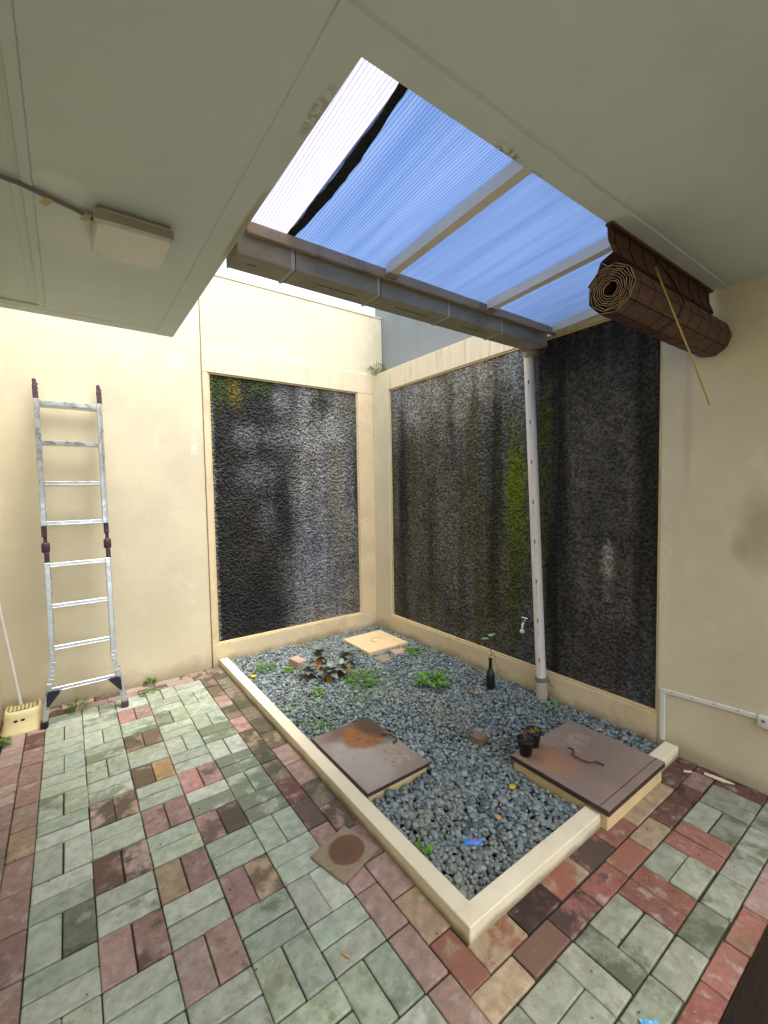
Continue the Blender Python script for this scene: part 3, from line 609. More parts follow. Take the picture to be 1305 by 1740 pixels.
sp1 = slab_paint('stained_brown_cover', [(.02, .0, .21, .25, (.40, .335, .26), .85, .45, .9, .38), (-.10, -.08, .13, .26, (.43, .39, .35), .75, .35, .8, 0), (.12, .05, .09, .06, (.15, .17, .14), .8, .35, .8, 0), (.10, -.17, .11, .04, (.42, .36, .28), .75, .35, 1.3, .42),
     (.08, .24, .22, .11, (.16, .09, .06), .9, .3, .9, 0), (.05, .13, .125, .12, (.30, .125, .035), .92, .2, .6, 0), (.05, .15, .12, .12, (.20, .075, .025), .7, .4, .6, .5), (.155, .20, .095, .13, (.075, .052, .035), .92, .3, .8, 0), (.02, .02, .2, .2, (.07, .05, .03), .7, .4, .6, .62)])
t, cx, cy, hx, hy = manhole('square brown stained concrete cover touching the long curb, with a bent iron handle', 1.284, 1.682, -1.862, -1.272, .082, .024, sp1, M['curb_block'], M['browndark'])
ring_handle(t, H1, .0052)
sp2 = slab_paint('dusty_brown_cover', [(-.15, .11, .10, .16, (.47, .22, .10), .9, .35, 1.0, .22), (-.22, .19, .10, .08, (.33, .22, .14), .7, .4, .8, .3), (.12, .12, .07, .05, (.50, .43, .42), .7, .5, .8, .40), (.0, .0, .22, .2, (.24, .17, .145), .6, .6, .8, 0), (.02, .08, .03, .03, (.45, .38, .32), .6, .5, .8, .5), (0, .0, .24, .24, (.10, .065, .055), .5, .5, .7, .60)])
t, cx, cy, hx, hy = manhole('large brown concrete cover on an ochre base, cutting the curb beside the right wall', 2.050, 2.628, -2.627, -2.100, .102, .030, sp2, M['curb_block'], M['browndark'])
G().box(-hx, hx, -hy+.040, -hy+.043, .1022, .1034, .0004).build('rim_line', M['browndark'], t)
ring_handle(t, H2, .0040)
sp3 = slab_paint('cream_cover', []); M_cs = M['creamslab']
t, cx, cy, hx, hy = manhole('small cream concrete block in the corner where the two garden walls meet', 2.345, 2.80, -.305, .165, .055, .05, M_cs, M['creamslab'], M['creamslab'], over=.004)
g = G(); g.tube([(.06*math.cos(a*.35)+.02, .06*math.sin(a*.35), .0555) for a in range(13)], .004, 6); g.build('handle', M['peach'], t)

# ------------------------------------------------------------------ gravel
ico = bmesh.new(); bmesh.ops.create_icosphere(ico, subdivisions=2, radius=1); ico.verts.index_update()
bv = np.array([v.co[:] for v in ico.verts]); bf = np.array([[v.index for v in f.verts] for f in ico.faces]); ico.free()
ico = bmesh.new(); bmesh.ops.create_icosphere(ico, subdivisions=1, radius=1); ico.verts.index_update()
bv1 = np.array([v.co[:] for v in ico.verts]); bf1 = np.array([[v.index for v in f.verts] for f in ico.faces]); ico.free()
ex = [(1.275, 1.69, -1.87, -1.265), (2.045, 2.63, -2.7, -2.095), (2.34, 2.80, -.31, .17)]
pp = []
for layer in range(2):
    s = .0198
    for j in range(int(2.92/(s*.87))):
        for i in range(int(1.66/s)):
            x = 1.285+(i+.5*(j % 2))*s+random.gauss(0, .005); y = -2.512+j*s*.87+random.gauss(0, .005)
            if not (1.287 < x < 2.905 and -2.508 < y < .37): continue
            if any(a < x < b and c < y < d for a, b, c, d in ex): continue
            if layer == 1 and random.random() > .42: continue
            pp.append((x, y, layer))
pp = np.array(pp); npb = len(pp); 
a_ = np.exp(rng.normal(math.log(.0130), .27, npb)); b_ = a_*rng.uniform(.62, .92, npb); c_ = a_*rng.uniform(.44, .70, npb)
th = rng.uniform(0, 2*math.pi, npb); tl = rng.normal(0, .28, npb); tp_ = rng.uniform(0, 2*math.pi, npb)
zz = .020+pp[:, 2]*.011+rng.normal(0, .003, npb)
zz += .006*(fbm(pp[:, 0]*3, pp[:, 1]*3, 5)-.5)*2
tilt = np.where(pp[:, 2] == 1, tl*1.2, tl)
near = np.hypot(pp[:, 0]-CAM.x, pp[:, 1]-CAM.y) < 2.5
allv, allf, nb = [], [], 0
def rotm(ax_x, ax_y, ang):
    k = np.zeros((len(ang), 3, 3)); x, y = ax_x, ax_y; c, s = np.cos(ang), np.sin(ang); C_ = 1-c
    k[:, 0, 0] = c+x*x*C_; k[:, 0, 1] = x*y*C_; k[:, 0, 2] = y*s; k[:, 1, 0] = x*y*C_; k[:, 1, 1] = c+y*y*C_; k[:, 1, 2] = -x*s
    k[:, 2, 0] = -y*s; k[:, 2, 1] = x*s; k[:, 2, 2] = c; return k
for sel, V, F_ in ((near, bv, bf), (~near, bv1, bf1)):
    n_ = sel.sum(); P = np.broadcast_to(V, (n_,)+V.shape).copy()
    # pebbly irregularity: low order bulges
    k1 = rng.normal(0, 1, (n_, 3)); k1 /= np.linalg.norm(k1, axis=1)[:, None]; bul = 1+.09*np.einsum('nvk,nk->nv', P, k1)+.06*np.einsum('nvk,nk->nv', P, k1[:, ::-1])**2
    P *= bul[..., None]; pass
    P *= np.stack([a_[sel], b_[sel], c_[sel]], -1)[:, None]
    c, s = np.cos(th[sel])[:, None], np.sin(th[sel])[:, None]; x, y = P[..., 0]*c-P[..., 1]*s, P[..., 0]*s+P[..., 1]*c; P[..., 0], P[..., 1] = x, y
    P = np.einsum('nij,nvj->nvi', rotm(np.cos(tp_[sel]), np.sin(tp_[sel]), tilt[sel]), P)
    P += np.stack([pp[sel, 0], pp[sel, 1], zz[sel]], -1)[:, None]
    allv.append(P.reshape(-1, 3)); allf.append((F_[None]+(np.arange(n_)*len(V))[:, None, None]).reshape(-1, 3)+nb); nb += n_*len(V)
V_ = np.concatenate(allv); F_ = np.concatenate(allf)
me = bpy.data.meshes.new('gravel'); me.vertices.add(len(V_)); me.vertices.foreach_set('co', V_.astype(np.float32).ravel())
me.loops.add(F_.size); me.loops.foreach_set('vertex_index', F_.astype(np.int32).ravel()); me.polygons.add(len(F_))
me.polygons.foreach_set('loop_start', np.arange(0, F_.size, 3, dtype=np.int32)); me.polygons.foreach_set('loop_total', np.full(len(F_), 3, np.int32))
me.polygons.foreach_set('use_smooth', np.ones(len(F_), bool)); me.update(calc_edges=True)
def pebble_mat():
    m = bpy.data.materials.new('river_pebbles'); m.use_nodes = True; nt = m.node_tree; L = nt.links.new; p = nt.nodes['Principled BSDF']
    geo = N(nt, 'ShaderNodeNewGeometry'); cr = N(nt, 'ShaderNodeValToRGB'); L(geo.outputs['Random Per Island'], cr.inputs[0]); el = cr.color_ramp
    cols = [(0, (0.058, 0.079, 0.089)), (.15, (0.144, 0.188, 0.208)), (.30, (0.240, 0.295, 0.309)), (.45, (0.089, 0.124, 0.143)), (.58, (0.315, 0.374, 0.372)), (.70, (0.183, 0.231, 0.228)), (.80, (0.315, 0.340, 0.301)), (.90, (0.197, 0.255, 0.310)), (.965, (0.289, 0.263, 0.206)), (1., (0.384, 0.435, 0.419))]
    while len(el.elements) < len(cols): el.elements.new(.5)
    for q, (x, c) in zip(el.elements, cols): q.position = x; q.color = (*c, 1)
    tc = N(nt, 'ShaderNodeTexCoord'); ns = N(nt, 'ShaderNodeTexNoise'); ns.inputs['Scale'].default_value = 90; ns.inputs['Detail'].default_value = 4; L(tc.outputs['Object'], ns.inputs['Vector'])
    mr = N(nt, 'ShaderNodeMapRange'); mr.inputs[1].default_value = .3; mr.inputs[2].default_value = .7; mr.inputs[3].default_value = .8; mr.inputs[4].default_value = 1.2; L(ns.outputs['Fac'], mr.inputs[0])
    vc = N(nt, 'ShaderNodeCombineColor'); [L(mr.outputs[0], vc.inputs[i]) for i in range(3)]
    mx = N(nt, 'ShaderNodeMix', data_type='RGBA', blend_type='MULTIPLY'); mx.inputs[0].default_value = 1; L(cr.outputs[0], mx.inputs[6]); L(vc.outputs[0], mx.inputs[7])
    n2 = N(nt, 'ShaderNodeTexNoise'); n2.inputs['Scale'].default_value = 2.6; n2.inputs['Detail'].default_value = 4; L(tc.outputs['Object'], n2.inputs['Vector'])
    m2 = N(nt, 'ShaderNodeMapRange'); m2.inputs[1].default_value = .5; m2.inputs[2].default_value = .68; m2.inputs[3].default_value = 0; m2.inputs[4].default_value = .45; L(n2.outputs['Fac'], m2.inputs[0])
    m3 = N(nt, 'ShaderNodeMix', data_type='RGBA'); L(m2.outputs[0], m3.inputs[0]); L(mx.outputs[2], m3.inputs[6]); m3.inputs[7].default_value = (.25, .245, .165, 1)
    L(m3.outputs[2], p.inputs['Base Color']); p.inputs['Roughness'].default_value = .36; p.inputs['Specular IOR Level'].default_value = .6; return m
me.materials.append(pebble_mat()); o = bpy.data.objects.new('gravel', me); col.objects.link(o)
tag(o, 'smooth grey river pebbles filling the garden bed', 'gravel', kind='stuff')

# ------------------------------------------------------------------ ladder
t = thing('folding_ladder', 'tall aluminium folding ladder leaning on the cream wall', 'ladder', (.21, .065, 0))
LK = .117
def lp(x, z, off=0): return Vector((x-.21, LK*z+off, z))
def bar(g, a, b, w_, d_, bev=.003):        # box-section bar between two points, w_ across X, d_ in depth
    a, b = Vector(a), Vector(b); ax = (b-a); L_ = ax.length; ax.normalize()
    xx = Vector((1, 0, 0)); xx = (xx-ax*xx.dot(ax)).normalized(); yy = ax.cross(xx)
    Mx = Matrix((xx, yy, ax)).transposed().to_4x4(); Mx.translation = a
    return g.box(-w_/2, w_/2, -d_/2, d_/2, 0, L_, bev, Mx)
for s, xo, xi in ((-1, .032, .026), (1, .405, .411)):
    st = []
    g = G()
    xt = .045 if s < 0 else .400
    bar(g, lp(xt-.006*s*-1 if s < 0 else xt+.004, 2.20), lp(xt, 1.325), .034, .062)
    bar(g, lp(xt-.012*s*0+(-.011 if s < 0 else .013), 2.20, -.006), lp(xt+(-.011 if s < 0 else .011), 1.325, -.006), .006, .066, .001)
    us = g.build('upper_stile', M['alu'], t)
    xb = .053 if s < 0 else .402; g = G()
    zf = .36; xf = (-.004 if s < 0 else .455)
    bar(g, lp(xb, 1.075), lp(xb+.001, zf+.05), .032, .062)
    prev = lp(xb+.001, zf+.052)
    for k in range(1, 6):
        q = k/5; z = zf+.05-q*.13; xx_ = xb+(xf-xb)*(.34*q*q); nx = lp(xx_, z); bar(g, prev, nx, .032, .062, .001); prev = nx
    bar(g, prev, lp(xf, .03), .032, .062)
    ls = g.build('lower_stile', M['alu'], t)
    g = G(); xh = xt+(.0 if s < 0 else .004); xh2 = xb+(.0 if s < 0 else .006)
    bar(g, lp(xh, 1.33), lp(xh, 1.25), .030, .05, .005); bar(g, lp((xh+xh2)/2, 1.255), lp((xh+xh2)/2, 1.20), .020, .03, .004)
    g.lathe([(0, .0), (.020, .0), (.024, .01), (.024, .06), (.018, .07), (0, .07)], lp((xh+xh2)/2, 1.145), 12)
    bar(g, lp(xh2, 1.15), lp(xh2, 1.07), .028, .046, .006); g.tube([lp(xh2-.02, 1.18), lp(xh2+.02, 1.18)], .012, 10)
    g.build('hinge', M['purple'], t)
    g = G(); x0 = (xt-.008 if s < 0 else xt+.008); bar(g, lp(x0, 2.20), lp(x0-.003, 2.30), .030, .05, .006); bar(g, lp(x0-.002, 2.29), lp(x0-.005, 2.345), .024, .036, .008)
    for k in range(4): g.tube([lp(x0-.016, 2.22+k*.03), lp(x0+.016, 2.22+k*.03)], .007, 8)
    g.build('end_cap', M['purple'], us)
    g = G(); bar(g, lp(xf, .045), lp(xf+.002*s, .0), .042, .075, .006); g.build('foot', M['purple'] if s > 0 else M['black'], ls)
    g = G(); yb = lp(0, .22, -.034).y
    xa = xf+(.018 if s < 0 else -.018)*0; px0 = .014-.21 if s < 0 else .437-.21; dx = .085 if s < 0 else -.082
    tri = [(px0, .232), (px0+dx, .228), (px0+(-.004 if s < 0 else .006), .118)]
    vs = [Vector((x, LK*z-.036, z)) for x, z in tri]+[Vector((x, LK*z-.033, z)) for x, z in tri]
    g.add(vs, [(0, 1, 2), (5, 4, 3), (0, 3, 4, 1), (1, 4, 5, 2), (2, 5, 3, 0)]); gp = g.build('gusset_plate', M['blackplate'], ls)
    for x, z in tri:
        cxm, czm = (sum(q[0] for q in tri)/3, sum(q[1] for q in tri)/3); x2, z2 = x+(cxm-x)*.18, z+(czm-z)*.18
        G().tube([(x2, LK*z2-.035, z2), (x2, LK*z2-.040, z2)], .004, 8).build('rivet', M['alu'], gp)
for k, z in enumerate((2.172, 1.898, 1.615, 1.340, 1.057, .780, .502, .230)):
    g = G(); x0, x1 = (.058, .390) if k < 7 else (.03, .425)
    bar_ = G(); ang = math.atan(LK)
    Mx = Matrix.Translation(lp((x0+x1)/2, z)) @ Matrix.Rotation(-ang, 4, 'X')
    h = .015 if k else .022
    g.box(-(x1-x0)/2, (x1-x0)/2, -.022, .022, -h, h, .003, Mx)
    if k < 2: g.box(-(x1-x0)/2+.003, (x1-x0)/2-.003, -.026, -.0225, -.012, h-.002, .001, Mx)
    else: g.box(-(x1-x0)/2+.003, (x1-x0)/2-.003, -.025, -.0225, -h+.003, -h+.008, .001, Mx)
    g.build('rung', M['alu'], t)

# ------------------------------------------------------------------ stool and pole
t = thing('step_stool', 'small pale yellow plastic step stool against the left wall', 'step stool', (-.115, .165, 0))
def outline(hx, hy, n=40, cut=.25):     # rounded outline with a bowed front and a pinched back edge
    o = []
    for k in range(n):
        a = 2*math.pi*k/n; c, s = math.cos(a), math.sin(a); ex_ = .42
        x = hx*math.copysign(abs(c)**ex_, c); y = hy*math.copysign(abs(s)**ex_, s)
        if y > 0: y -= cut*hy*(1-(x/hx)**2)
        else: y -= .12*hy*(1-(x/hx)**2)
        o.append((x, y))
    return o
lv = [(.118, .105, .0), (.118, .105, .012), (.106, .093, .022), (.099, .086, .10), (.094, .08, .128), (.088, .073, .138), (.080, .066, .139)]
g = G(); n = 40; vs = []
for hx, hy, z in lv: vs += [(x, y, z) for x, y in outline(hx, hy, n)]
fs = [(i*n+k, i*n+(k+1) % n, (i+1)*n+(k+1) % n, (i+1)*n+k) for i in range(len(lv)-1) for k in range(n)]
g.add(vs, fs, True); g.build('body', M['stool'], t)
g = G(); vs = [(x, y, .1385) for x, y in outline(.081, .067, n)]; g.add(vs, [tuple(range(n))]); g.build('seat', M['stoolgrip'], t)
g = G()
for k in range(8):
    for j in range(7):
        yy = -.058+k*.0155; xx_ = -.062+j*.0205; yb = yy-.10*(.25-(xx_/.13)**2*2)*.3
        if yb < .045-.02*(1-(xx_/.08)**2) and yb > -.062: g.box(xx_-.0068, xx_+.0068, yb-.0036, yb+.0036, .139, .143, .0015)
g.build('grip_stud', M['stool'], t)
for x in (-.035, .001):
    G().add([(x+.0115*math.cos(q*.524), -.0985+.002*0, .085+.0075*math.sin(q*.524)) for q in range(12)], [tuple(range(12))]).build('hand_hole', M['hole'], t)

a_p, b_p = Vector((-.128, .185, .146)), Vector((-.232, .275, .93))
t = tag(G().tube([(0, 0, 0), (b_p-a_p)*.8, (b_p-a_p)*.81, (b_p-a_p)], [.0085, .0085, .0105, .0095], 12).build('pole', M['white']), 'thin white pole standing on the yellow stool and leaning into the corner', 'pole'); t.location = a_p

# ------------------------------------------------------------------ ceiling lamp, cable
t = thing('ceiling_lamp', 'rectangular pale ceiling lamp with a yellowed cover on the porch ceiling', 'lamp', (.42, -1.635, ZC))
def rbox(g, hx, hy, z0, z1, r, n=6, top=0): 
    def ring(hx, hy, r, z):
        o = []
        for cx_, cy_, a0 in ((hx-r, hy-r, 0), (-hx+r, hy-r, 90), (-hx+r, -hy+r, 180), (hx-r, -hy+r, 270)):
            for k in range(n+1): a = R(a0+90*k/n); o.append((cx_+r*math.cos(a), cy_+r*math.sin(a), z))
        return o
    rs = [ring(hx, hy, r, z0), ring(hx, hy, r, z1+.012), ring(hx-.003, hy-.003, r, z1+.004), ring(hx-.010, hy-.010, max(.004, r-.006), z1)]
    m = len(rs[0]); vs = sum(rs, []); fs = [(i*m+k, i*m+(k+1) % m, (i+1)*m+(k+1) % m, (i+1)*m+k) for i in range(3) for k in range(m)]
    g.add(vs, [f[::-1] for f in fs], True); g.add(rs[-1], [tuple(range(m))]); return g
G().box(-.112, .112, -.120, .120, -.016, -.0005, .003).build('base', M['lampb'], t)
rbox(G(), .122, .130, -.0165, -.062, .02).build('cover', M['lampw'], t)
g = G(); rbox(g, .0, .0, 0, 0, 0) if False else g.box(-.1215, .1215, -.1315, -.1303, -.05, -.02, .0004); g.build('side_shade', M['lampb'], t)  # darker strip paints shade onto the cover's near side

t = thing('cable', 'grey cable taped to the porch ceiling running to the lamp', 'cable', (.16, -1.7, ZC))
G().tube([(-.50, -.13, -.010), (-.25, -.085, -.010), (-.06, -.055, -.010), (.08, .0, -.010), (.142, .03, -.012)], .0075, 8).build('wire', M['cable'], t)
for x, y, rr in ((.012, -.012, .5), (.118, .018, .3)):
    G().box(-.011, .011, -.022, .03, -.0185, -.0175, .0003, Matrix.Translation((x, y, 0)) @ Matrix.Rotation(rr, 4, 'Z')).build('tape', M['tape'], t)

# ------------------------------------------------------------------ bamboo blind
BX0, BX1, BY, BZ = 1.862, 2.885, -2.705, 2.272
t = thing('bamboo_blind', 'dark brown bamboo blind rolled up below the ceiling edge by the right wall', 'blind', (BX0, BY, BZ)); BL = BX1-BX0
sp = []; ang = 0.4; rad = .095
k = 0
while rad > .022:
    rj = rad+random.uniform(-.0018, .0018); sp.append((rj*math.cos(ang), rj*math.sin(ang))); ang += 2*math.pi/9.17; rad -= .0088/9.17*(1+.25*math.sin(k*.7)); k += 1
g = G(); ge = G(); th_ = .0018
for (a, b) in zip(sp[:-1], sp[1:]):
    a, b = Vector((0, a[0], a[1])), Vector((0, b[0], b[1])); d = (b-a); nrm = Vector((0, d.z, -d.y)).normalized(); a2 = a+d*.03; b2 = b-d*.03
    e0, e1 = .001+random.uniform(0, .004), BL-random.uniform(0, .006); vs = [p+q*nrm*th_+Vector((x, 0, 0)) for x in (e0, e1) for p in (a2, b2) for q in (-.5, .5)]
    g.add(vs, [(0, 1, 3, 2), (4, 6, 7, 5), (0, 4, 5, 1), (2, 3, 7, 6), (0, 2, 6, 4), (1, 5, 7, 3)])
    ve = [p+q*nrm*th_+Vector((x, 0, 0)) for x in (e0-.0012, e0-.0002) for p in (a2, b2) for q in (-.5, .5)]
    ge.add(ve, [(0, 1, 3, 2), (4, 6, 7, 5), (0, 4, 5, 1), (2, 3, 7, 6), (0, 2, 6, 4), (1, 5, 7, 3)])
roll_o = g.build('roll', M['bamboo'], t); ge.build('slat_ends', M['bambooedge'], roll_o)
for i in range(9):
    x = .05+i*(BL-.09)/8
    G().tube([(x, p[0]*1.012, p[1]*1.012) for p in sp[:11]], .0016, 5, False).build('binding_thread', M['thread'], roll_o)
drape = [(.012, .2475), (.008, .185), (-.012, .132), (.035, .112), (.05, .07), (.06, .045)]
dr = [(p[0], p[1]) for p in drape]; g = G(); gt = G()
for j, ((y0, z0), (y1, z1)) in enumerate(zip(dr[:-1], dr[1:])):
    a, b = Vector((0, y0, z0)), Vector((0, y1, z1)); d = b-a; nrm = Vector((0, d.z, -d.y)).normalized()*.0011
    if j == 0:                                            # light slips through where slats have come apart
        for x0, x1 in ((0, BL),): 
            a_ = a+d*.03; b_ = b
            vs = [p+q*nrm+Vector((x, 0, 0)) for x in (x0, x1) for p in (a_, b_) for q in (-1, 1)]; g.add(vs, [(0, 1, 3, 2), (4, 6, 7, 5), (0, 4, 5, 1), (2, 3, 7, 6), (0, 2, 6, 4), (1, 5, 7, 3)])
    else:
        vs = [p+q*nrm+Vector((x, 0, 0)) for x in (.0, BL) for p in (a+d*.02, b-d*.02) for q in (-1, 1)]; g.add(vs, [(0, 1, 3, 2), (4, 6, 7, 5), (0, 4, 5, 1), (2, 3, 7, 6), (0, 2, 6, 4), (1, 5, 7, 3)])
dr_o = g.build('drape', M['bamboo'], t)
for i in range(9):
    x = .05+i*(BL-.09)/8; G().tube([(x, y-.003, z) for y, z in dr], .0016, 5, False).build('drape_thread', M['thread'], dr_o)
g = G(); xs_ = .34; g.tube([(xs_+.02, -.01, .205), (xs_+.035, -.06, .12), (xs_+.035, -.112, .0), (xs_+.01, -.10, -.06), (xs_-.04, -.04, -.112)], .003, 6)
g.build('tie_loop', M['thread'], t)
g = G(); g.tube([(2.205-BX0, -2.72-BY, 2.444-BZ), (2.04-BX0, -2.80-BY, 2.33-BZ), (2.145-BX0, -2.82-BY, 2.19-BZ), (2.35-BX0, -2.818-BY, 2.04-BZ), (2.535-BX0, -2.816-BY, 1.891-BZ)], [.0024, .0026, .0032, .0036, .0042], 7); g.build('pull_cord', M['cord'], t)
g = G(); g.box(0, BL, -.008, .02, .2478-.012, .2474, .002); g.build('head_rail', M['bamboo'], t)

# ------------------------------------------------------------------ wall fittings
t = thing('cable_conduit', 'white plastic conduit running up and along the foot of the right wall', 'conduit', (XB-.001, -2.5, .06))
G().box(-.012, 0, -.014, .012, .002, .278, .003).build('vertical_run', M['white'], t)
g = G(); vs = Matrix.Rotation(0, 4, 'X'); ang = math.atan2(.022, .43)
g.box(-.012, 0, -.44, .0, -.012, .012, .003, Matrix.Translation((0, .012, .292)) @ Matrix.Rotation(-ang*0-.055, 4, 'X')); hr = g.build('horizontal_run', M['white'], t)
for i in range(4): G().tube([(-.012, -.05-.1*i, .292+.006*i+.008), (-.0145, -.05-.1*i, .292+.006*i+.008)], .004, 6).build('clip', M['cable'], hr)
t = thing('socket_box', 'white plastic junction box at the end of the conduit', 'junction box', (XB-.001, -2.985, .365))
G().box(-.03, 0, -.055, .055, -.03, .032, .008, seg=2).build('body', M['white'], t); G().tube([(-.0295, .03, .008), (-.033, .03, .008)], .008, 10).build('screw', M['cable'], t)

t = thing('garden_tap', 'small chrome tap on the mossy panel beside the downpipe', 'tap', (XB+.028, -1.575, .53))
G().tube([(0, 0, 0), (-.06, 0, 0), (-.075, 0, -.008), (-.08, 0, -.045)], [.010, .010, .010, .009], 10).build('spout', M['chrome'], t)
g = G(); g.tube([(-.045, 0, .008), (-.045, 0, .03)], .006, 8); g.box(-.052, -.038, -.028, .03, .03, .038, .003); g.build('handle', M['chrome'], t)
g = G(); g.lathe([(.0, .0), (.014, .004), (.017, .018), (.010, .03), (0, .032)], (-.082, .0, -.075), 12); g.build('nozzle', M['white'], t)

# ------------------------------------------------------------------ small objects on the bed
t = thing('bottle', 'dark green bottle standing in the pebbles with a vine in its neck', 'bottle', (2.70, -1.412, .025))
G().lathe([(.0, 0), (.030, 0), (.0335, .006), (.0335, .085), (.030, .115), (.018, .15), (.0125, .175), (.012, .215), (.0145, .217), (.0145, .23), (.011, .232)], n=20).build('glass', M['glass'], t)
t = thing('vine_cutting', 'thin vine with two round pale leaves growing from the bottle', 'plant', (2.70, -1.412, .258))
g = G(); g.tube([(0, 0, -.03), (-.008, .002, .0), (-.010, .01, .012), (.012, -.005, .02), (.005, 0, .06), (-.01, .006, .11), (-.015, .008, .155)], .0025, 6); g.tube([(0, 0, .05), (.01, .004, .09), (.012, .01, .13), (-.008, .01, .165)], .0018, 5)
g.tube([(0, 0, .0), (.02, -.02, -.02), (.045, -.03, -.06), (.045, -.03, -.11), (.03, -.02, -.14)], .0014, 5); g.tube([(0, 0, .02), (.015, -.008, .04), (.02, -.02, .03), (.03, -.03, .0)], .002, 5); g.build('stem', M['stem'], t)
for (x, y, z, L_, d) in ((-.012, .008, .15, .062, (-.8, .45, .10)), (-.004, .01, .165, .06, (.75, -.2, .3))):
    g = G(); g.leaf((x, y, z), d, (0, 0, 1), L_, .045, .15, .1, 6, .8); g.build('leaf', M['leafp'], t)

def pot(label, loc, dry):
    t = thing('plant_pot', label, 'plant pot', loc)
    G().lathe([(0, .001), (.030, .001), (.041, .072), (.046, .072), (.047, .088), (.043, .088), (.0395, .07), (0, .07)], n=24).build('pot', M['pot'], t)
    G().lathe([(0, .078), (.02, .077), (.0405, .074)], n=18).build('soil', M['potsoil'], t)
    return t
t = pot('black plastic pot with bare dry sticks on the corner of the large slab', (2.112, -2.150, .102), True)
g = G()
for x, y, h, lx in ((0, 0, .075, .004), (.008, .004, .062, -.006), (-.006, .005, .05, .0)): g.tube([(x, y, .07), (x+lx, y, .07+h*.6), (x+lx*1.5, y+.003, .07+h)], [.005, .0045, .003], 7)
g.build('stick', M['stem'], t)
t = pot('black plastic pot with a few small withered leaves, behind the stick pot', (2.215, -2.125, .102), False)
g = G()
for i in range(26):
    a = random.uniform(0, 6.28); r = random.uniform(0, .034); g.leaf((r*math.cos(a), r*math.sin(a), .078), (math.cos(a*2), math.sin(a*2), random.uniform(.3, 1.2)), (0, 0, 1), random.uniform(.014, .026), .011, .4, .3, 3, mi=random.choice((0, 0, 1, 2)))
g.build('foliage', [M['leafy'], M['leafo'], M['leafb']], t)

o = tag(G().box(-.04, .04, -.037, .037, 0, .048, .004).build('brick', M['brick']), 'small square brown brick lying alone on the pebbles', 'brick'); o.location = (2.093, -1.835, .028); o.rotation_euler = (.05, .03, .25)
o = tag(G().box(-.042, .042, -.075, .075, 0, .082, .005).build('brick', M['brickp']), 'upright broken brick behind the dark rosette plant', 'brick'); o.location = (1.715, -.150, .024); o.rotation_euler = (0, 0, .15)
o = tag(G().box(-.075, .075, -.05, .05, 0, .03, .006).build('brick', M['brickp']), 'flat pinkish brick beside the small cream block', 'brick'); o.location = (2.60, -.42, .02); o.rotation_euler = (.03, .04, -.15)
o = tag(G().box(-.07, .07, -.06, .06, 0, .022, .007).build('stepping_stone', M['rusttile']), 'flat grey stone in the pebbles before the small cream block', 'stone'); o.location = (2.40, -.45, .02); o.rotation_euler = (.02, .02, .2)
# square tile on the pavers
spt = slab_paint('rust_ring_tile', [(.0, .0, .4, .4, (.30, .235, .155), 1., .1, .1, 0), (.015, .0, .078, .078, (.15, .062, .028), .9, .08, .35, 0), (.0, .01, .055, .05, (.105, .06, .035), .6, .5, .6, 0), (0, 0, .2, .2, (.12, .1, .05), .5, .5, .5, .58)])
t = tag(G().box(-.103, .103, -.10, .10, 0, .012, .002).build('tile', spt), 'square tan tile with a round rust stain lying on the pavers by the curb', 'tile')
tl_, tn, tr_, tt_ = [Vector(q) for q in ((.915, -1.939), (.97, -2.158), (1.2, -2.093), (1.159, -1.876))]
cc = (tl_+tn+tr_+tt_)/4; dx = ((tr_-tn)+(tt_-tl_)).normalized(); t.location = (cc.x, cc.y, .003); t.rotation_euler = (.0, -.012, math.atan2(dx.y, dx.x))

def crumple(name, label, cat, loc, sx, sy, h, mats, rz=0, seed=1, pts=()):
    rr = random.Random(seed); g = G(); n = 8; vs = []
    for j in range(n+1):
        for i in range(n+1):
            u, v = i/n-.5, j/n-.5; vs.append((u*sx, v*sy+.1*sx*u, h*(.4+.6*math.cos(u*3)*math.cos(v*3))+rr.uniform(-.15, .15)*h))
    for j in range(n):
        for i in range(n):
            b = j*(n+1)+i; g.add([], [], False); g.f.append((b, b+1, b+n+2, b+n+1)); g.sm.append(False); g.mi.append(1 if (i, j) in pts else 0)
    g.v = [tuple(v) for v in vs]; g.n = len(vs)
    o = g.build(name, mats, None); o.location = loc; o.rotation_euler = (0, 0, rz); tag(o, label, cat)
    md = o.modifiers.new('thick', 'SOLIDIFY'); md.thickness = .0006
    return o
crumple('candy_wrapper', 'crumpled blue and pink candy wrapper on the near pebbles', 'wrapper', (1.50, -2.335, .042), .075, .030, .014, [M['blue'], M['pink']], -.75, 3, {(3, 4), (4, 4), (4, 3), (5, 5), (2, 3), (5, 4)})
crumple('wrapper_scrap', 'small light blue wrapper scrap on the grey pavers at the front', 'wrapper', (1.448, -3.047, .004), .048, .030, .010, [M['lblue'], M['white']], -.85, 5, {(3, 2), (4, 2), (2, 2), (4, 5)})
def dead(name, label, loc, mat, L_, W_, rz):
    g = G(); g.leaf((0, 0, 0), (1, 0, .1), (0, 0, 1), L_, W_, .25, .2, 5, .9); o = g.build(name, mat); o.location = loc; o.rotation_euler = (.1, 0, rz); tag(o, label, 'leaf'); return o
dead('fallen_leaf', 'bright yellow leaf fallen on the pebbles beside the large slab', (1.895, -2.225, .048), M['leafyel'], .05, .03, .4)
dead('fallen_leaf', 'pale orange leaf fallen on the near pebbles', (1.685, -2.32, .048), M['peach'], .045, .03, 1.0)
dead('fallen_leaf', 'yellow leaf on the pebbles at the far end of the long curb', (1.33, -.14, .046), M['leafyel'], .09, .045, 1.2)
o = tag(G().prism([(0, 0), (.05, .01), (.045, .028), (.012, .022)], 0, .008).build('pot_shard', M['terra']), 'terracotta shard on the pebbles near the bottle', 'shard'); o.location = (2.52, -1.43, .045); o.rotation_euler = (.2, .2, 1.4)
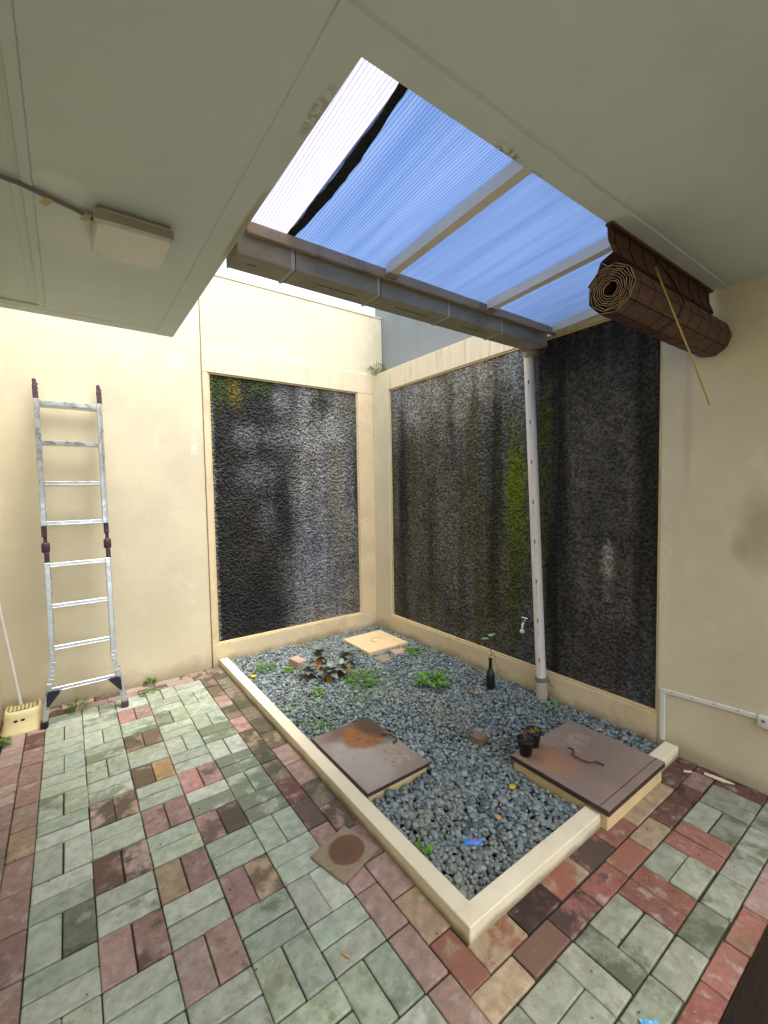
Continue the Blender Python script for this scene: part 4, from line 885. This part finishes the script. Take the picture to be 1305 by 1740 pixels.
o = tag(G().prism([(-.06, -.012), (.02, -.015), (.065, .004), (-.01, .012), (-.062, .006)], 0, .005).build('wood_sliver', M['wood']), 'long pale wood sliver on the pavers by the right wall', 'wood chip'); o.location = (2.855, -2.79, .003); o.rotation_euler = (0, 0, -1.45)
o = tag(G().prism([(-.02, -.006), (.02, -.004), (.018, .007), (-.019, .006)], 0, .005).build('wood_sliver', M['wood']), 'short pale wood chip on the pavers beside the large slab', 'wood chip'); o.location = (2.795, -2.672, .003); o.rotation_euler = (0, 0, -.9)
o = tag(G().tube([(0, 0, 0), (.028, 0, 0)], .0035, 8).build('cigarette_butt', M['peach']), 'cigarette butt lying on the green pavers in front', 'cigarette butt'); o.location = (.853, -2.352, .005); o.rotation_euler = (0, 0, -1.2)

# ------------------------------------------------------------------ plants
t = thing('rosette_plant', 'dark bronze-leaved rosette plant with withered orange lower leaves', 'plant', (1.80, -.40, .03))
g, go = G(), G()
for (cx_, cy_, cz_, s) in ((.06, .13, .115, 1.1), (.01, -.14, .065, 1.0), (.25, .0, .09, 1.1), (-.11, .0, .055, .9), (.13, -.12, .055, .9)):
    go.tube([(cx_*.6, cy_*.6, -.02), (cx_, cy_, cz_)], [.012, .008], 7, mi=1)
    n = 11; ph = random.uniform(0, 6)
    for i in range(n):
        a = ph+i*2.4; el = .06+.065*i; L_ = s*random.uniform(.115, .145)*(1-.035*i)
        g.leaf((cx_, cy_, cz_+.004*i), (math.cos(a), math.sin(a), el), (0, 0, 1), L_, L_*.52, .15, .16, 7, .85)
    for i in range(4):
        a = ph+1+i*1.57; go.leaf((cx_, cy_, cz_-.02), (math.cos(a), math.sin(a), -.55), (0, 0, 1), s*.12, .05, .25, .3, 5, .9, mi=random.choice((0, 1, 1)))
g.build('foliage', M['leafd'], t); go.build('withered_foliage', [M['leafo'], M['leafb']], t)

def weed(name, label, loc, rad, h, n, lw, mat, upness=.8, stems=True, cat='weed', jag=False):
    t = thing(name, label, cat, loc); g, gs = G(), G()
    for i in range(n):
        a = random.uniform(0, 6.283); r = rad*math.sqrt(random.random()); hh = h*random.uniform(.35, 1)*(1-.35*r/rad)
        bx_, by_ = r*.45*math.cos(a), r*.45*math.sin(a); tx_, ty_ = r*math.cos(a), r*math.sin(a)
        if stems: gs.tube([(bx_, by_, -.012), ((bx_+tx_)/2, (by_+ty_)/2, hh*.65), (tx_, ty_, hh)], .0011, 4, False)
        k = 5 if jag else 3
        for j in range(k):
            b = a+random.uniform(-1.6, 1.6); q = 1-.18*j*(1 if jag else 0)
            g.leaf((tx_*(1-.12*j), ty_*(1-.12*j), hh*(1-.08*j)), (math.cos(b), math.sin(b), random.uniform(-.2, upness)), (0, 0, 1), lw*random.uniform(1.2, 2.4)*q, lw*random.uniform(.6, 1), .3, .2, 3, .9)
    if stems: gs.build('stem', M['leafy'], t)
    g.build('foliage', mat, t); return t
weed('fern', 'bright green fern-like weed in the middle of the pebbles', (2.39, -1.10, .03), .15, .11, 60, .022, M['leafg'], .5, jag=True)
weed('ground_weed', 'low green creeping weed between the rosette plant and the fern', (2.01, -.70, .03), .17, .045, 120, .011, M['leafy'], .9)
weed('ground_weed', 'grassy green weed near the far end of the long curb', (1.475, -.03, .03), .10, .05, 50, .012, M['leafy'], 1.2)
weed('ground_weed', 'pale green sprout left of the upright brick', (1.60, -.19, .03), .05, .045, 18, .014, M['leafg'], .8)
weed('ground_weed', 'small light green sprout in front of the rosette plant', (1.62, -.70, .03), .045, .05, 14, .016, M['leafg'], .8)
weed('ground_weed', 'tuft of green weed at the right garden wall beside the flat brick', (2.70, -.52, .03), .10, .05, 34, .014, M['leafg'], .8)
weed('ground_weed', 'small green seedling at the foot of the downpipe', (2.80, -1.85, .03), .04, .06, 10, .018, M['leafp'], .6)
weed('ground_weed', 'tiny green sprout in the pebbles at the near inner edge of the curb', (1.33, -2.225, .035), .035, .03, 12, .012, M['leafg'], .6)
weed('ground_weed', 'green weed growing from the paving joint behind the ladder', (.17, .24, .0), .10, .07, 26, .013, M['leafy'], .9)
weed('ground_weed', 'little green weed at the foot of the cream wall right of the ladder', (.66, .355, .0), .05, .07, 22, .013, M['leafy'], .9)
weed('ground_weed', 'flat mossy weed on the pavers below the cream wall', (.62, .20, .0), .08, .02, 30, .009, M['leafy'], .4)
weed('ground_weed', 'green fern sprig growing from the top of the wall corner', (2.93, .33, 2.765), .11, .15, 34, .017, M['leafy'], .4, jag=True)
weed('ground_weed', 'tiny green weed in the joint between two reddish pavers', (.415, -2.40, .0), .018, .014, 9, .008, M['leafg'], .6)
weed('ground_weed', 'dark green weed at the left wall behind the paving edge', (-.205, -.05, .0), .05, .06, 20, .016, M['leafy'], .6)
# scattered seedlings nobody could count
g = G()
for i in range(620):
    cxs = random.choice(((1.75, -.95, .30), (1.50, -.80, .22), (1.95, -.85, .25), (2.2, -.75, .2), (1.42, -1.1, .12)))
    x, y = random.gauss(cxs[0], cxs[2]*.6), random.gauss(cxs[1], cxs[2]*.6)
    if not (1.30 < x < 2.85 and -1.22 < y < .3): continue
    for j in range(3):
        a = random.uniform(0, 6.28); g.leaf((x, y, .03+random.uniform(0, .012)), (math.cos(a), math.sin(a), .6), (0, 0, 1), random.uniform(.008, .018), .007, .3, .2, 2)
tag(g.build('ground_cover', M['leafy']), 'tiny green seedlings sprinkled among the pebbles', 'ground cover', kind='stuff')

g = G()
for i in range(70):
    x, y = random.uniform(-.1, 1.15), random.uniform(-2.9, .3)
    if i > 45: x, y = random.uniform(1.3, 2.8), random.uniform(-3.1, -2.68)
    a = random.uniform(0, 3.14); g.box(-random.uniform(.002, .006), .003, -.0018, .0018, 0, .0018, 0, Matrix.Translation((x, y, .003)) @ Matrix.Rotation(a, 4, 'Z'), mi=random.choice((0, 0, 1, 2)))
tag(g.build('crumbs', [M['stem'], M['terra'], M['leafb']]), 'tiny dry crumbs scattered over the pavers', 'debris', kind='stuff')

# ------------------------------------------------------------------ groups of repeats
GR = {'manhole_block': 'manhole covers in the pebble bed', 'garden_curb': 'curbs round the pebble bed', 'fallen_leaf': 'fallen leaves on the pebbles', 'brick': 'loose bricks on the pebbles',
      'plant_pot': 'black pots on the large slab', 'wood_sliver': 'wood chips by the right wall', 'ground_weed': 'weeds in the bed and joints', 'garden_wall': 'walls with dark panels'}
for o in bpy.data.objects:
    if o.parent is None and o.name.split('.')[0] in GR: o['group'] = GR[o.name.split('.')[0]]
